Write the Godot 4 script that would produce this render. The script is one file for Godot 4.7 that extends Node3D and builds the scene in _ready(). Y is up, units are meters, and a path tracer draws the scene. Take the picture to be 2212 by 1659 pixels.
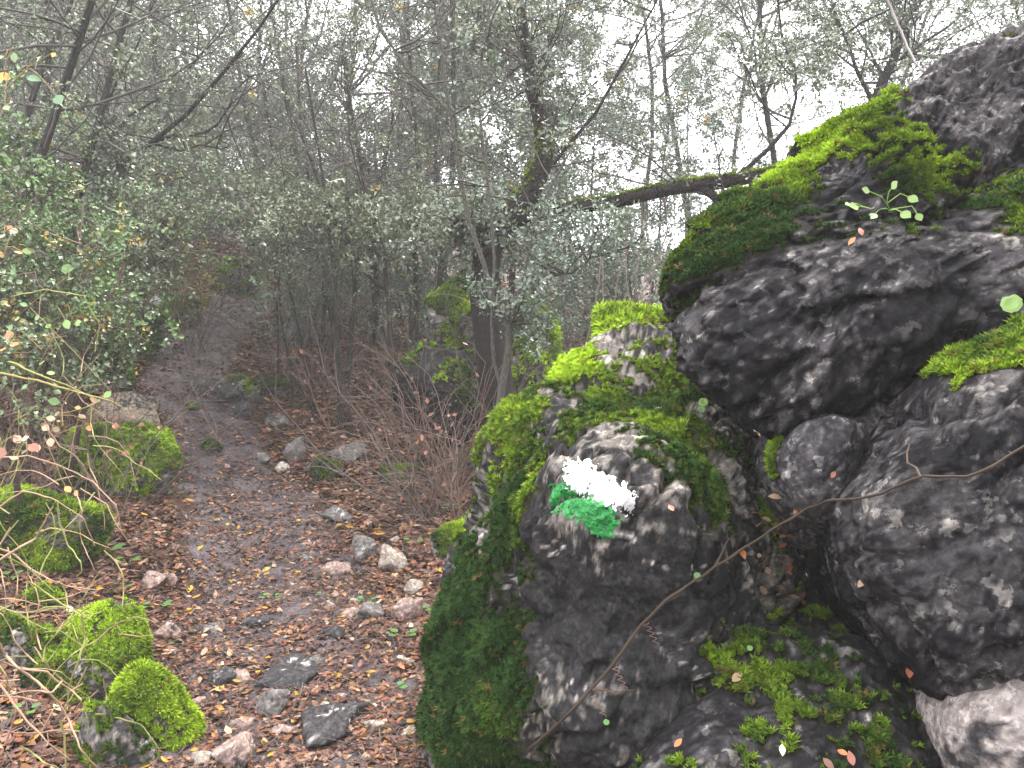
extends Node3D
# A misty woodland path beside mossy limestone boulders. Units are metres, y is up.
# Photograph measures are taken on a 2212 x 1659 grid: at(x, y, depth) gives the point in the place.

const F := 1779.0
const EYE := Vector3(0, 1.55, 0)
const PITCH := -6.0

var view := Basis()
var rng := RandomNumberGenerator.new()
var soft := FastNoiseLite.new()      # broad fbm
var ridge := FastNoiseLite.new()     # ridged fbm
var fine := FastNoiseLite.new()      # single octave
var pits := FastNoiseLite.new()      # cellular
var block := FastNoiseLite.new()     # cell values
var joint := FastNoiseLite.new()     # cell edges
var bigs := []
var counts := {}
var M := {}
var S := {}                          # shared meshes
var path_pts := []
var path_half := []
var rocks := []                      # [centre, radius] of things that litter keeps clear of


# ---------------------------------------------------------------- small helpers
class Buf:
	var v := PackedVector3Array()
	var n := PackedVector3Array()
	var c := PackedColorArray()
	var i := PackedInt32Array()

	func tube(pts: Array, rad: Array, sides: int, col := Color.WHITE) -> void:
		var last := pts.size() - 1
		var side := Vector3.ZERO
		var first := v.size()
		for k in pts.size():
			var t: Vector3 = (pts[mini(k + 1, last)] - pts[maxi(k - 1, 0)]).normalized()
			if side == Vector3.ZERO:
				side = t.cross(Vector3(0.31, 0.2, 0.93)).normalized()
			side = (side - t * side.dot(t)).normalized()
			var other := t.cross(side)
			for s in sides:
				var a := TAU * s / sides
				var d := side * cos(a) + other * sin(a)
				v.append(pts[k] + d * rad[k]); n.append(d); c.append(col)
		for k in last:
			for s in sides:
				var a := first + k * sides + s
				var b := first + k * sides + (s + 1) % sides
				i.append_array([a, a + sides, b, b, a + sides, b + sides])
		var e := v.size()
		var dir: Vector3 = (pts[last] - pts[last - 1]).normalized()
		v.append(pts[last] + dir * rad[last] * 0.6); n.append(dir); c.append(col)
		for s in sides:
			i.append_array([first + last * sides + s, e, first + last * sides + (s + 1) % sides])

	func quadpatch(a: Vector3, b: Vector3, d: Vector3, col: Color) -> void:
		var nn := (b - a).cross(d - a).normalized()
		var f := v.size()
		v.append_array([a, b, d]); n.append_array([nn, nn, nn]); c.append_array([col, col, col])
		i.append_array([f, f + 1, f + 2])

	func leaf(base: Vector3, dir: Vector3, up: Vector3, length: float, width: float, droop: float, col := Color.WHITE) -> void:
		var side := dir.cross(up).normalized()
		var nn := side.cross(dir).normalized()
		var m := base + dir * length * 0.45 - nn * width * 0.14
		var l := base + dir * length * 0.42 + side * width * 0.5 + nn * width * 0.08
		var r := base + dir * length * 0.42 - side * width * 0.5 + nn * width * 0.08
		var l2 := base + dir * length * 0.75 + side * width * 0.33 - nn * length * droop * 0.4
		var r2 := base + dir * length * 0.75 - side * width * 0.33 - nn * length * droop * 0.4
		var tip := base + dir * length - nn * length * droop
		quadpatch(base, l, m, col); quadpatch(base, m, r, col)
		quadpatch(l, l2, m, col); quadpatch(m, r2, r, col)
		quadpatch(l2, tip, m, col); quadpatch(m, tip, r2, col)

	func blade(base: Vector3, dir: Vector3, up: Vector3, length: float, width: float, droop: float, col := Color.WHITE) -> void:
		var side := dir.cross(up).normalized()
		var nn := side.cross(dir).normalized()
		var prev := [base, base, base]
		for k in 6:
			var t := (k + 1) / 6.0
			var w: float = width * 0.5 * [0.55, 0.9, 1.0, 0.86, 0.52, 0.0][k]
			var m := base + dir * length * t - nn * (length * droop * t * t + width * 0.1 * (1.0 - t))
			var lift := nn * width * (0.1 + 0.04 * sin(k * 2.0))
			var now := [m + side * w + lift * (w / width), m, m - side * w + lift * (w / width)]
			for h in 2:
				quadpatch(prev[h], now[h], now[h + 1], col)
				if k > 0: quadpatch(prev[h], now[h + 1], prev[h + 1], col)
			prev = now

	func mesh(mat: Material, normals := true) -> ArrayMesh:
		var a := []
		a.resize(Mesh.ARRAY_MAX)
		a[Mesh.ARRAY_VERTEX] = v
		if normals: a[Mesh.ARRAY_NORMAL] = n
		a[Mesh.ARRAY_COLOR] = c
		a[Mesh.ARRAY_INDEX] = i
		var m := ArrayMesh.new()
		m.add_surface_from_arrays(Mesh.PRIMITIVE_TRIANGLES, a)
		m.surface_set_material(0, mat)
		return m


func numbered(called: String) -> String:
	counts[called] = counts.get(called, -1) + 1
	return called if counts[called] == 0 else "%s_%03d" % [called, counts[called]]


func tag(o: Node, label: String, category: String, group := "") -> void:
	o.set_meta("label", label)
	o.set_meta("category", category)
	if group != "": o.set_meta("group", group)


func thing(called: String, label: String, category: String, where: Vector3, group := "") -> Node3D:
	var o := Node3D.new()
	o.name = numbered(called)
	add_child(o)
	o.position = where
	tag(o, label, category, group)
	return o


func part(called: String, m: Mesh, parent: Node) -> MeshInstance3D:
	var o := MeshInstance3D.new()
	o.name = called if parent != self else numbered(called)
	o.mesh = m
	parent.add_child(o, true)
	return o


func many(called: String, m: Mesh, buf: PackedFloat32Array, parent: Node) -> MultiMeshInstance3D:
	var mm := MultiMesh.new()
	mm.transform_format = MultiMesh.TRANSFORM_3D
	mm.use_colors = true
	mm.mesh = m
	mm.instance_count = buf.size() / 16
	mm.buffer = buf
	var o := MultiMeshInstance3D.new()
	o.name = called if parent != self else numbered(called)
	o.multimesh = mm
	o.set_meta("kind", "stuff")
	parent.add_child(o, true)
	return o


func put(buf: PackedFloat32Array, b: Basis, o: Vector3, c: Color) -> void:
	buf.append_array([b.x.x, b.y.x, b.z.x, o.x, b.x.y, b.y.y, b.z.y, o.y, b.x.z, b.y.z, b.z.z, o.z, c.r, c.g, c.b, 1.0])


func at(px: float, py: float, d: float) -> Vector3:
	return EYE + view * Vector3((px - 1106.0) / F * d, (829.5 - py) / F * d, -d)


func depth_of(p: Vector3) -> float:
	return -(view.inverse() * (p - EYE)).z


const SLOPE := [[-20, 0.0], [0, 0.0], [4, 0.02], [5, 0.08], [6, 0.2], [7, 0.4], [8, 0.65], [9.5, 0.95], [11, 1.25], [14, 1.7], [18, 2.2], [25, 3.4], [40, 6.0], [80, 12.0]]

func slope(s: float) -> float:
	for k in range(1, SLOPE.size()):
		if s < SLOPE[k][0]:
			var t: float = (s - SLOPE[k - 1][0]) / (SLOPE[k][0] - SLOPE[k - 1][0])
			return lerpf(SLOPE[k - 1][1], SLOPE[k][1], t)
	return SLOPE[-1][1]


func lie(x: float, z: float) -> float:
	var s := -z
	var h := (slope(s - 0.6) + slope(s) + slope(s + 0.6)) / 3.0
	var right := smoothstep(0.6, 3.5, x) * smoothstep(3.5, 6.0, s)
	h *= 1.0 - 0.45 * right
	var left := maxf(0.0, -1.0 - 0.13 * s - x)
	h += minf(0.32 * left, 1.6)
	h += 0.05 * soft.get_noise_2d(x * 0.9, z * 0.9) + 0.02 * soft.get_noise_2d(x * 4.0 + 9.0, z * 4.0)
	return h


func ground_at(px: float, py: float) -> Vector3:
	var dir := view * Vector3((px - 1106.0) / F, (829.5 - py) / F, -1.0)
	var t := 1.5
	while t < 60.0:
		var p := EYE + dir * t
		if p.y < lie(p.x, p.z):
			return Vector3(p.x, lie(p.x, p.z), p.z)
		t += 0.015 + t * 0.002
	return EYE + dir * 30.0


func path_near(x: float, z: float) -> float:          # distance from the path's middle over its half width
	var best := 99.0
	for k in path_pts.size() - 1:
		var a := Vector2(path_pts[k].x, path_pts[k].z)
		var b := Vector2(path_pts[k + 1].x, path_pts[k + 1].z)
		var t := clampf((Vector2(x, z) - a).dot(b - a) / (b - a).length_squared(), 0.0, 1.0)
		best = minf(best, Vector2(x, z).distance_to(a.lerp(b, t)) / lerpf(path_half[k], path_half[k + 1], t))
	return best


# ---------------------------------------------------------------- materials
func noise_image(n: FastNoiseLite, size: int, lo: Color, hi: Color) -> ImageTexture:
	var im := n.get_seamless_image(size, size)
	im.convert(Image.FORMAT_L8)
	var o := Image.create(size, size, false, Image.FORMAT_RGB8)
	for y in size:
		for x in size:
			o.set_pixel(x, y, lo.lerp(hi, im.get_pixel(x, y).r))
	return ImageTexture.create_from_image(o)


func mat(called: String, rough: float, tint := Color.WHITE) -> StandardMaterial3D:
	var m := StandardMaterial3D.new()
	m.resource_name = called
	m.vertex_color_use_as_albedo = true
	m.albedo_color = tint
	m.roughness = rough
	M[called] = m
	return m


func plain_mat(called: String, linear: Color, rough: float) -> StandardMaterial3D:
	var m := StandardMaterial3D.new()
	m.resource_name = called
	m.albedo_color = linear.linear_to_srgb()
	m.roughness = rough
	M[called] = m
	return m


func make_materials() -> void:
	soft.noise_type = FastNoiseLite.TYPE_SIMPLEX_SMOOTH; soft.seed = 3; soft.frequency = 1.0; soft.fractal_octaves = 3
	ridge.noise_type = FastNoiseLite.TYPE_SIMPLEX_SMOOTH; ridge.seed = 8; ridge.frequency = 1.0; ridge.fractal_type = FastNoiseLite.FRACTAL_RIDGED; ridge.fractal_octaves = 3
	fine.noise_type = FastNoiseLite.TYPE_SIMPLEX; fine.seed = 21; fine.frequency = 1.0; fine.fractal_type = FastNoiseLite.FRACTAL_NONE
	pits.noise_type = FastNoiseLite.TYPE_CELLULAR; pits.seed = 5; pits.frequency = 1.0; pits.cellular_return_type = FastNoiseLite.RETURN_DISTANCE; pits.fractal_type = FastNoiseLite.FRACTAL_NONE
	for n in [block, joint]:
		n.noise_type = FastNoiseLite.TYPE_CELLULAR; n.seed = 14; n.frequency = 1.0; n.fractal_type = FastNoiseLite.FRACTAL_NONE
	block.cellular_return_type = FastNoiseLite.RETURN_CELL_VALUE
	joint.cellular_return_type = FastNoiseLite.RETURN_DISTANCE2_SUB
	var g := FastNoiseLite.new()
	g.seed = 11; g.frequency = 0.03; g.fractal_octaves = 6; g.fractal_gain = 0.65
	var grain := noise_image(g, 512, Color(0.52, 0.52, 0.53), Color(1, 1, 0.99))
	# two stone skins: a grey one with pale flecks and a black crusted one with crisp lichen spots
	var maps := []
	for q in [[29, 0.016, 0.72, 8], [31, 0.03, 0.7, 7], [37, 0.011, 0.62, 7], [41, 0.006, 0.5, 3]]:
		g.seed = q[0]; g.frequency = q[1]; g.fractal_gain = q[2]; g.fractal_octaves = q[3]
		var im := g.get_seamless_image(1024, 1024)
		im.convert(Image.FORMAT_L8)
		maps.append(im.get_data())
	var d1: PackedByteArray = maps[0]
	var d2: PackedByteArray = maps[1]
	var d3: PackedByteArray = maps[2]
	var d4: PackedByteArray = maps[3]
	var px := PackedByteArray()
	var py := PackedByteArray()
	px.resize(1024 * 1024 * 3); py.resize(1024 * 1024 * 3)
	for i in 1024 * 1024:
		var f := d2[i] / 255.0
		var e := smoothstep(146.0, 170.0, d1[i])
		var t := lerpf(0.24 + 0.6 * f * f, 0.5 + 0.4 * f, e)
		var u := int(pow(t, 0.4545) * 255.0)
		px[i * 3] = u; px[i * 3 + 1] = int(u * 0.99); px[i * 3 + 2] = int(u * 0.98)
		var sp := smoothstep(178.0, 184.0, d3[i] + (d4[i] - 128) * 0.35)      # lichen spots, hard edged
		t = lerpf(0.07 + 0.28 * f * f * f + 0.05 * e, 0.22 + 0.4 * f, sp)
		u = int(pow(t, 0.4545) * 255.0)
		py[i * 3] = u; py[i * 3 + 1] = int(u * 0.985); py[i * 3 + 2] = int(u * lerpf(1.0, 0.96, sp))
	var rocky := ImageTexture.create_from_image(Image.create_from_data(1024, 1024, false, Image.FORMAT_RGB8, px))
	var black := ImageTexture.create_from_image(Image.create_from_data(1024, 1024, false, Image.FORMAT_RGB8, py))
	var h := FastNoiseLite.new()
	h.seed = 17; h.frequency = 0.035; h.fractal_octaves = 6; h.fractal_gain = 0.6
	var relief := noise_image(h, 512, Color.BLACK, Color.WHITE)
	var r := mat("limestone", 0.78)
	r.albedo_texture = rocky
	r.uv1_triplanar = true; r.uv1_world_triplanar = true; r.uv1_scale = Vector3.ONE * 1.35; r.uv1_triplanar_sharpness = 6.0; r.metallic_specular = 0.1
	r.heightmap_enabled = true; r.heightmap_texture = relief; r.heightmap_scale = 0.45
	var r2: StandardMaterial3D = r.duplicate()
	r2.resource_name = "dark_limestone"; r2.albedo_texture = black
	M.dark_limestone = r2
	var s := mat("soil", 0.7)
	s.albedo_texture = grain
	s.uv1_triplanar = true; s.uv1_world_triplanar = true; s.uv1_scale = Vector3.ONE * 2.2; s.metallic_specular = 0.2
	s.heightmap_enabled = true; s.heightmap_texture = relief; s.heightmap_scale = 1.5
	var ps: StandardMaterial3D = s.duplicate()
	ps.resource_name = "wet_earth"; ps.roughness = 0.5; ps.metallic_specular = 0.36
	M.wet_earth = ps
	var b := mat("bark", 0.85)
	b.albedo_texture = grain
	b.uv1_triplanar = true; b.uv1_world_triplanar = true; b.uv1_scale = Vector3(7, 1.6, 7); b.metallic_specular = 0.25
	b.heightmap_enabled = true; b.heightmap_texture = relief; b.heightmap_scale = 2.0
	mat("twig", 0.7).metallic_specular = 0.25
	var l := mat("leafage", 0.3)
	l.backlight_enabled = true; l.backlight = Color(0.45, 0.45, 0.4)
	var ms := mat("moss", 0.8)
	ms.metallic_specular = 0.2
	ms.backlight_enabled = true; ms.backlight = Color(0.5, 0.5, 0.4)
	mat("litter", 0.45).metallic_specular = 0.3
	for k in [["yellow", 0.42, 0.26, 0.03], ["ochre", 0.34, 0.17, 0.035], ["orange", 0.36, 0.11, 0.02], ["rust", 0.2, 0.055, 0.025], ["brown", 0.13, 0.06, 0.035], ["tan", 0.3, 0.19, 0.12], ["green", 0.055, 0.14, 0.02], ["lime", 0.12, 0.21, 0.03], ["pale", 0.42, 0.4, 0.26], ["ivy", 0.045, 0.12, 0.04]]:
		var m := plain_mat("leaf_" + k[0], Color(k[1], k[2], k[3]), 0.4)
		m.backlight_enabled = true; m.backlight = Color(0.5, 0.5, 0.45)
	var w := plain_mat("white_paint", Color(0.8, 0.8, 0.8), 0.6)
	w.heightmap_enabled = true; w.heightmap_texture = relief; w.heightmap_scale = 0.8; w.uv1_triplanar = true; w.uv1_world_triplanar = true; w.uv1_scale = Vector3.ONE * 4.0
	var gp := plain_mat("green_paint", Color(0.01, 0.31, 0.05), 0.5)
	gp.heightmap_enabled = true; gp.heightmap_texture = relief; gp.heightmap_scale = 0.8; gp.uv1_triplanar = true; gp.uv1_world_triplanar = true; gp.uv1_scale = Vector3.ONE * 4.0
	gp.albedo_texture = grain


# ---------------------------------------------------------------- shared meshes
func any_dir() -> Vector3:
	var z := rng.randf_range(-1, 1)
	var a := rng.randf() * TAU
	return Vector3(cos(a) * sqrt(1 - z * z), z, sin(a) * sqrt(1 - z * z))


func turned(up: Vector3, yaw: float) -> Basis:
	var x := up.cross(Vector3(0.28, 0.11, 0.95))
	if x.length_squared() < 1e-4: x = Vector3.RIGHT
	x = x.normalized().rotated(up, yaw)
	return Basis(x, up, x.cross(up))


func sprig(leaves: int, length: float, ll: float, lw: float, spread: float) -> ArrayMesh:     # a twig along +y with leaves
	var b := Buf.new()
	var bend := Vector3(rng.randf_range(-0.2, 0.2), 0, rng.randf_range(-0.2, 0.2)) * length
	var pts := [Vector3.ZERO, Vector3(0, length * 0.5, 0) + bend * 0.4, Vector3(0, length, 0) + bend]
	b.tube(pts, [0.0022, 0.0016, 0.0009], 3, Color(0.35, 0.28, 0.25))
	for k in leaves:
		var t := (k + 0.6) / leaves
		var p: Vector3 = pts[0].lerp(pts[1], t * 2.0) if t < 0.5 else pts[1].lerp(pts[2], t * 2.0 - 1.0)
		var a := k * 2.4 + rng.randf() * 0.8
		var d := (Vector3(cos(a), rng.randf_range(0.1, 0.9), sin(a)) * Vector3(spread, 1, spread)).normalized()
		var s := rng.randf_range(0.7, 1.2)
		var tone := rng.randf_range(0.75, 1.2)
		b.leaf(p + d * 0.004, d, (any_dir() + Vector3(0, 0.7, 0)).normalized(), ll * s, lw * s, rng.randf_range(-0.1, 0.3), Color(tone, tone, tone * rng.randf_range(0.85, 1.0)))
	return b.mesh(M.leafage, false)


func make_shared() -> void:
	S.sprigs = []
	for k in 3: S.sprigs.append(sprig(11, 0.17, 0.032, 0.02, 1.0))          # small oval leaves
	S.near = []
	for k in 3: S.near.append(sprig(9, 0.14, 0.036, 0.022, 1.2))
	S.bright = []
	for k in 2: S.bright.append(sprig(7, 0.15, 0.034, 0.026, 1.3))          # rounder leaves of the wayside bushes
	S.moss = []
	for k in 3:
		var b := Buf.new()
		for f in 10:
			var a := f * 2.4 + rng.randf()
			var out := Vector3(cos(a), 0, sin(a))
			var side := Vector3(-sin(a), 0, cos(a))
			var l := rng.randf_range(0.6, 1.15)
			var lean := rng.randf_range(0.25, 1.1)
			var p0 := out * 0.12
			var p1 := p0 + (Vector3.UP * 0.55 + out * lean * 0.35) * l
			var p2 := p1 + (Vector3.UP * 0.35 + out * lean * 0.6) * l
			var c1 := Color.WHITE * rng.randf_range(0.75, 1.2)
			var w := 0.11
			b.quadpatch(p0 - side * w * 0.6, p1 - side * w, p1 + side * w, c1)
			b.quadpatch(p0 - side * w * 0.6, p1 + side * w, p0 + side * w * 0.6, c1)
			b.quadpatch(p1 - side * w, p2, p1 + side * w, c1)
			for s in [-1, 1]:
				var q := p0.lerp(p1, 0.6)
				b.quadpatch(q, q + (side * s * 0.34 + out * 0.1 + Vector3.UP * 0.22) * l, q + Vector3.UP * 0.2, c1)
		S.moss.append(b.mesh(M.moss, false))
	S.litter = []
	for k in 4:
		var b := Buf.new()
		var curl := [0.1, 0.35, -0.25, 0.6][k] as float
		b.leaf(Vector3(0, 0.1, -0.5), Vector3(0, 0, 1), (Vector3.UP + Vector3(rng.randf_range(-0.5, 0.5), 0, 0)).normalized(), 1.0, [0.5, 0.62, 0.4, 0.55][k], curl)
		S.litter.append(b.mesh(M.litter, false))
	var t := Buf.new()
	t.tube([Vector3(0, 0.02, -0.5), Vector3(0.05, 0.03, -0.1), Vector3(-0.03, 0.02, 0.3), Vector3(0.02, 0.04, 0.5)], [0.014, 0.012, 0.01, 0.006], 4)
	S.stick = t.mesh(M.litter, false)


# ---------------------------------------------------------------- rocks
# A rock is a radius round a centre. A sculpted rock takes the radius from points on its surface; a plain one from cutting planes.
func sculpt(centre: Vector3, pts: Array, kappa: float, slack: float) -> Dictionary:
	var n := pts.size()
	var dirs := []
	var r := []
	var mean := 0.0
	for p in pts:
		dirs.append((p - centre).normalized())
		r.append((p - centre).length())
		mean += r[-1] / n
	mean *= 0.72                                                  # where no point tells, the rock falls back
	var a := []
	for i in n:
		var row := PackedFloat64Array()
		for j in n:
			row.append(exp(kappa * (dirs[i].dot(dirs[j]) - 1.0)) + (slack if i == j else 0.0))
		row.append(r[i] - mean)
		a.append(row)
	for k in n:                                                   # Gaussian elimination
		var best := k
		for i in range(k, n):
			if absf(a[i][k]) > absf(a[best][k]): best = i
		var swap = a[k]; a[k] = a[best]; a[best] = swap
		for i in range(k + 1, n):
			var f: float = a[i][k] / a[k][k]
			for j in range(k, n + 1): a[i][j] -= f * a[k][j]
	var c := PackedFloat64Array()
	c.resize(n)
	for k in range(n - 1, -1, -1):
		var s: float = a[k][n]
		for j in range(k + 1, n): s -= a[k][j] * c[j]
		c[k] = s / a[k][k]
	return {"centre": centre, "dirs": PackedVector3Array(dirs), "coef": c, "mean": mean, "kappa": kappa}


func cut(centre: Vector3, size: Vector3, yaw: float, planes: int, seed_no: int, blunt := 14.0) -> Dictionary:
	var r := RandomNumberGenerator.new()
	r.seed = seed_no
	var ns := PackedVector3Array()
	var hs := PackedFloat64Array()
	for k in planes:
		var z := 1.0 - 2.0 * (k + 0.5) / planes
		var a := k * 2.4 + r.randf_range(-0.5, 0.5)
		var d := Vector3(cos(a) * sqrt(1 - z * z), z, sin(a) * sqrt(1 - z * z)) + Vector3(r.randf_range(-0.3, 0.3), r.randf_range(-0.3, 0.3), r.randf_range(-0.3, 0.3))
		ns.append(d.normalized())
		hs.append(r.randf_range(0.78, 1.05))
	return {"centre": centre, "size": size * 0.5, "turn": Basis(Vector3.UP, yaw), "ns": ns, "hs": hs, "blunt": blunt}


func reach(k: Dictionary, d: Vector3) -> float:
	if k.has("coef"):
		var dirs: PackedVector3Array = k.dirs
		var c: PackedFloat64Array = k.coef
		var kap: float = k.kappa
		var r: float = k.mean
		for i in dirs.size():
			var e := kap * (d.dot(dirs[i]) - 1.0)
			if e > -9.0: r += c[i] * exp(e)
		return r
	var q: Vector3 = (d * (k.turn as Basis)) / (k.size as Vector3)
	var ql := q.length()
	q /= ql
	var s := 0.0
	var ns: PackedVector3Array = k.ns
	for i in ns.size():
		var w := q.dot(ns[i]) / k.hs[i] as float
		if w > 0.05: s += pow(w, k.blunt)
	return 1.0 / (pow(s, 1.0 / k.blunt) * ql)


func rock_surface(k: Dictionary, d: Vector3) -> Vector3:
	var p: Vector3 = k.centre + d * reach(k, d)
	var amp: float = k.amp
	var f: float = k.freq
	var h := 0.3 * soft.get_noise_3dv(p * 2.6 * f) + 0.2 * ridge.get_noise_3dv(p * 3.4 * f + Vector3(7, 1, 3)) - 0.1
	var w := p * 3.3 * f + Vector3(soft.get_noise_3dv(p * 4.0 * f), soft.get_noise_3dv(p * 4.0 * f + Vector3(20, 0, 0)), soft.get_noise_3dv(p * 4.0 * f + Vector3(0, 20, 0))) * 0.3
	h += 0.2 * (block.get_noise_3dv(w)) - 0.13 * exp(-26.0 * (joint.get_noise_3dv(w) + 1.0))          # broken blocks and the joints between them
	var line := soft.get_noise_3dv(Vector3(p.x * 0.8 + p.y * 0.6, (p.y * 0.8 - p.x * 0.6) * 2.0, p.z) * 1.7 * f + Vector3(40, 2, 7)) * 17.0
	h -= 0.3 * exp(-line * line)
	h += 0.1 * ridge.get_noise_3dv(p * 9.0 * f) + 0.045 * fine.get_noise_3dv(p * 19.0 * f) + 0.035 * fine.get_noise_3dv(p * 43.0 * f) + 0.1 * (pits.get_noise_3dv(p * 8.5 * f) + 0.4)
	if k.has("strata"):
		var st: Basis = k.strata
		h += k.strata_amp * ridge.get_noise_3dv(st * p)
	p += d * h * amp
	if k.has("cracks"):
		for c in k.cracks:
			var ab: Vector3 = c[1] - c[0]
			var t := clampf((p - c[0]).dot(ab) / ab.length_squared(), 0.0, 1.0)
			var e: float = p.distance_to(c[0] + ab * t) / (c[2] * (1.0 + 0.5 * fine.get_noise_3dv(p * 9.0)))
			if e < 2.5: p -= d * c[3] * exp(-e * e)
	return p


# moss: "up" how much it likes upward faces, "spots" [[point, radius, strength], ...] where it is or is not
func moss_on(k: Dictionary, p: Vector3, n: Vector3) -> float:
	var m: float = k.moss + k.moss_up * n.y + 0.8 * soft.get_noise_3dv(p * 3.4 + Vector3(3, 8, 1)) + 0.25 * fine.get_noise_3dv(p * 16.0) + 0.16 * fine.get_noise_3dv(p * 38.0)
	for s in k.get("spots", []):
		var e: float = p.distance_squared_to(s[0]) / (s[1] * s[1])
		if e < 4.0: m += s[2] * exp(-e)
	return m


func stone_colour(k: Dictionary, p: Vector3) -> Color:
	var a: float = soft.get_noise_3dv(p * 4.3 + Vector3(11, 0, 5)) + 0.5 * fine.get_noise_3dv(p * 23.0) + 0.3 * fine.get_noise_3dv(p * 55.0)
	var b: float = soft.get_noise_3dv(p * 7.0 + Vector3(1, 22, 4)) + 0.55 * fine.get_noise_3dv(p * 37.0 + Vector3(9, 9, 0))
	var c: Color = k.base
	for s in k.get("bare", []):
		var e: float = p.distance_squared_to(s[0]) / (s[1] * s[1])
		if e < 4.0: a += s[2] * exp(-e)
	c = c.lerp(k.crust, smoothstep(-0.05, 0.15, k.crusted - a))
	c = c.lerp(k.lichen, smoothstep(0.0, 0.1, b - k.lichened + 0.35 * a))
	return c * (1.15 + 0.3 * fine.get_noise_3dv(p * 70.0))


func moss_colour(k: Dictionary, p: Vector3, r: RandomNumberGenerator) -> Color:
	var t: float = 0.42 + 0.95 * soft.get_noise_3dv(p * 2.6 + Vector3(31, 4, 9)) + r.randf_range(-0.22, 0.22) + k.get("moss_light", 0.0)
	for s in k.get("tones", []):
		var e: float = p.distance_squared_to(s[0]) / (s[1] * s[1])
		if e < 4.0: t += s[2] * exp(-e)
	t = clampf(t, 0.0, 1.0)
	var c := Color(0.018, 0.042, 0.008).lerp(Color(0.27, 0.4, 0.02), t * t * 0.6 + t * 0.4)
	if r.randf() < 0.035: c = Color(0.12, 0.075, 0.025)
	return c


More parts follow.
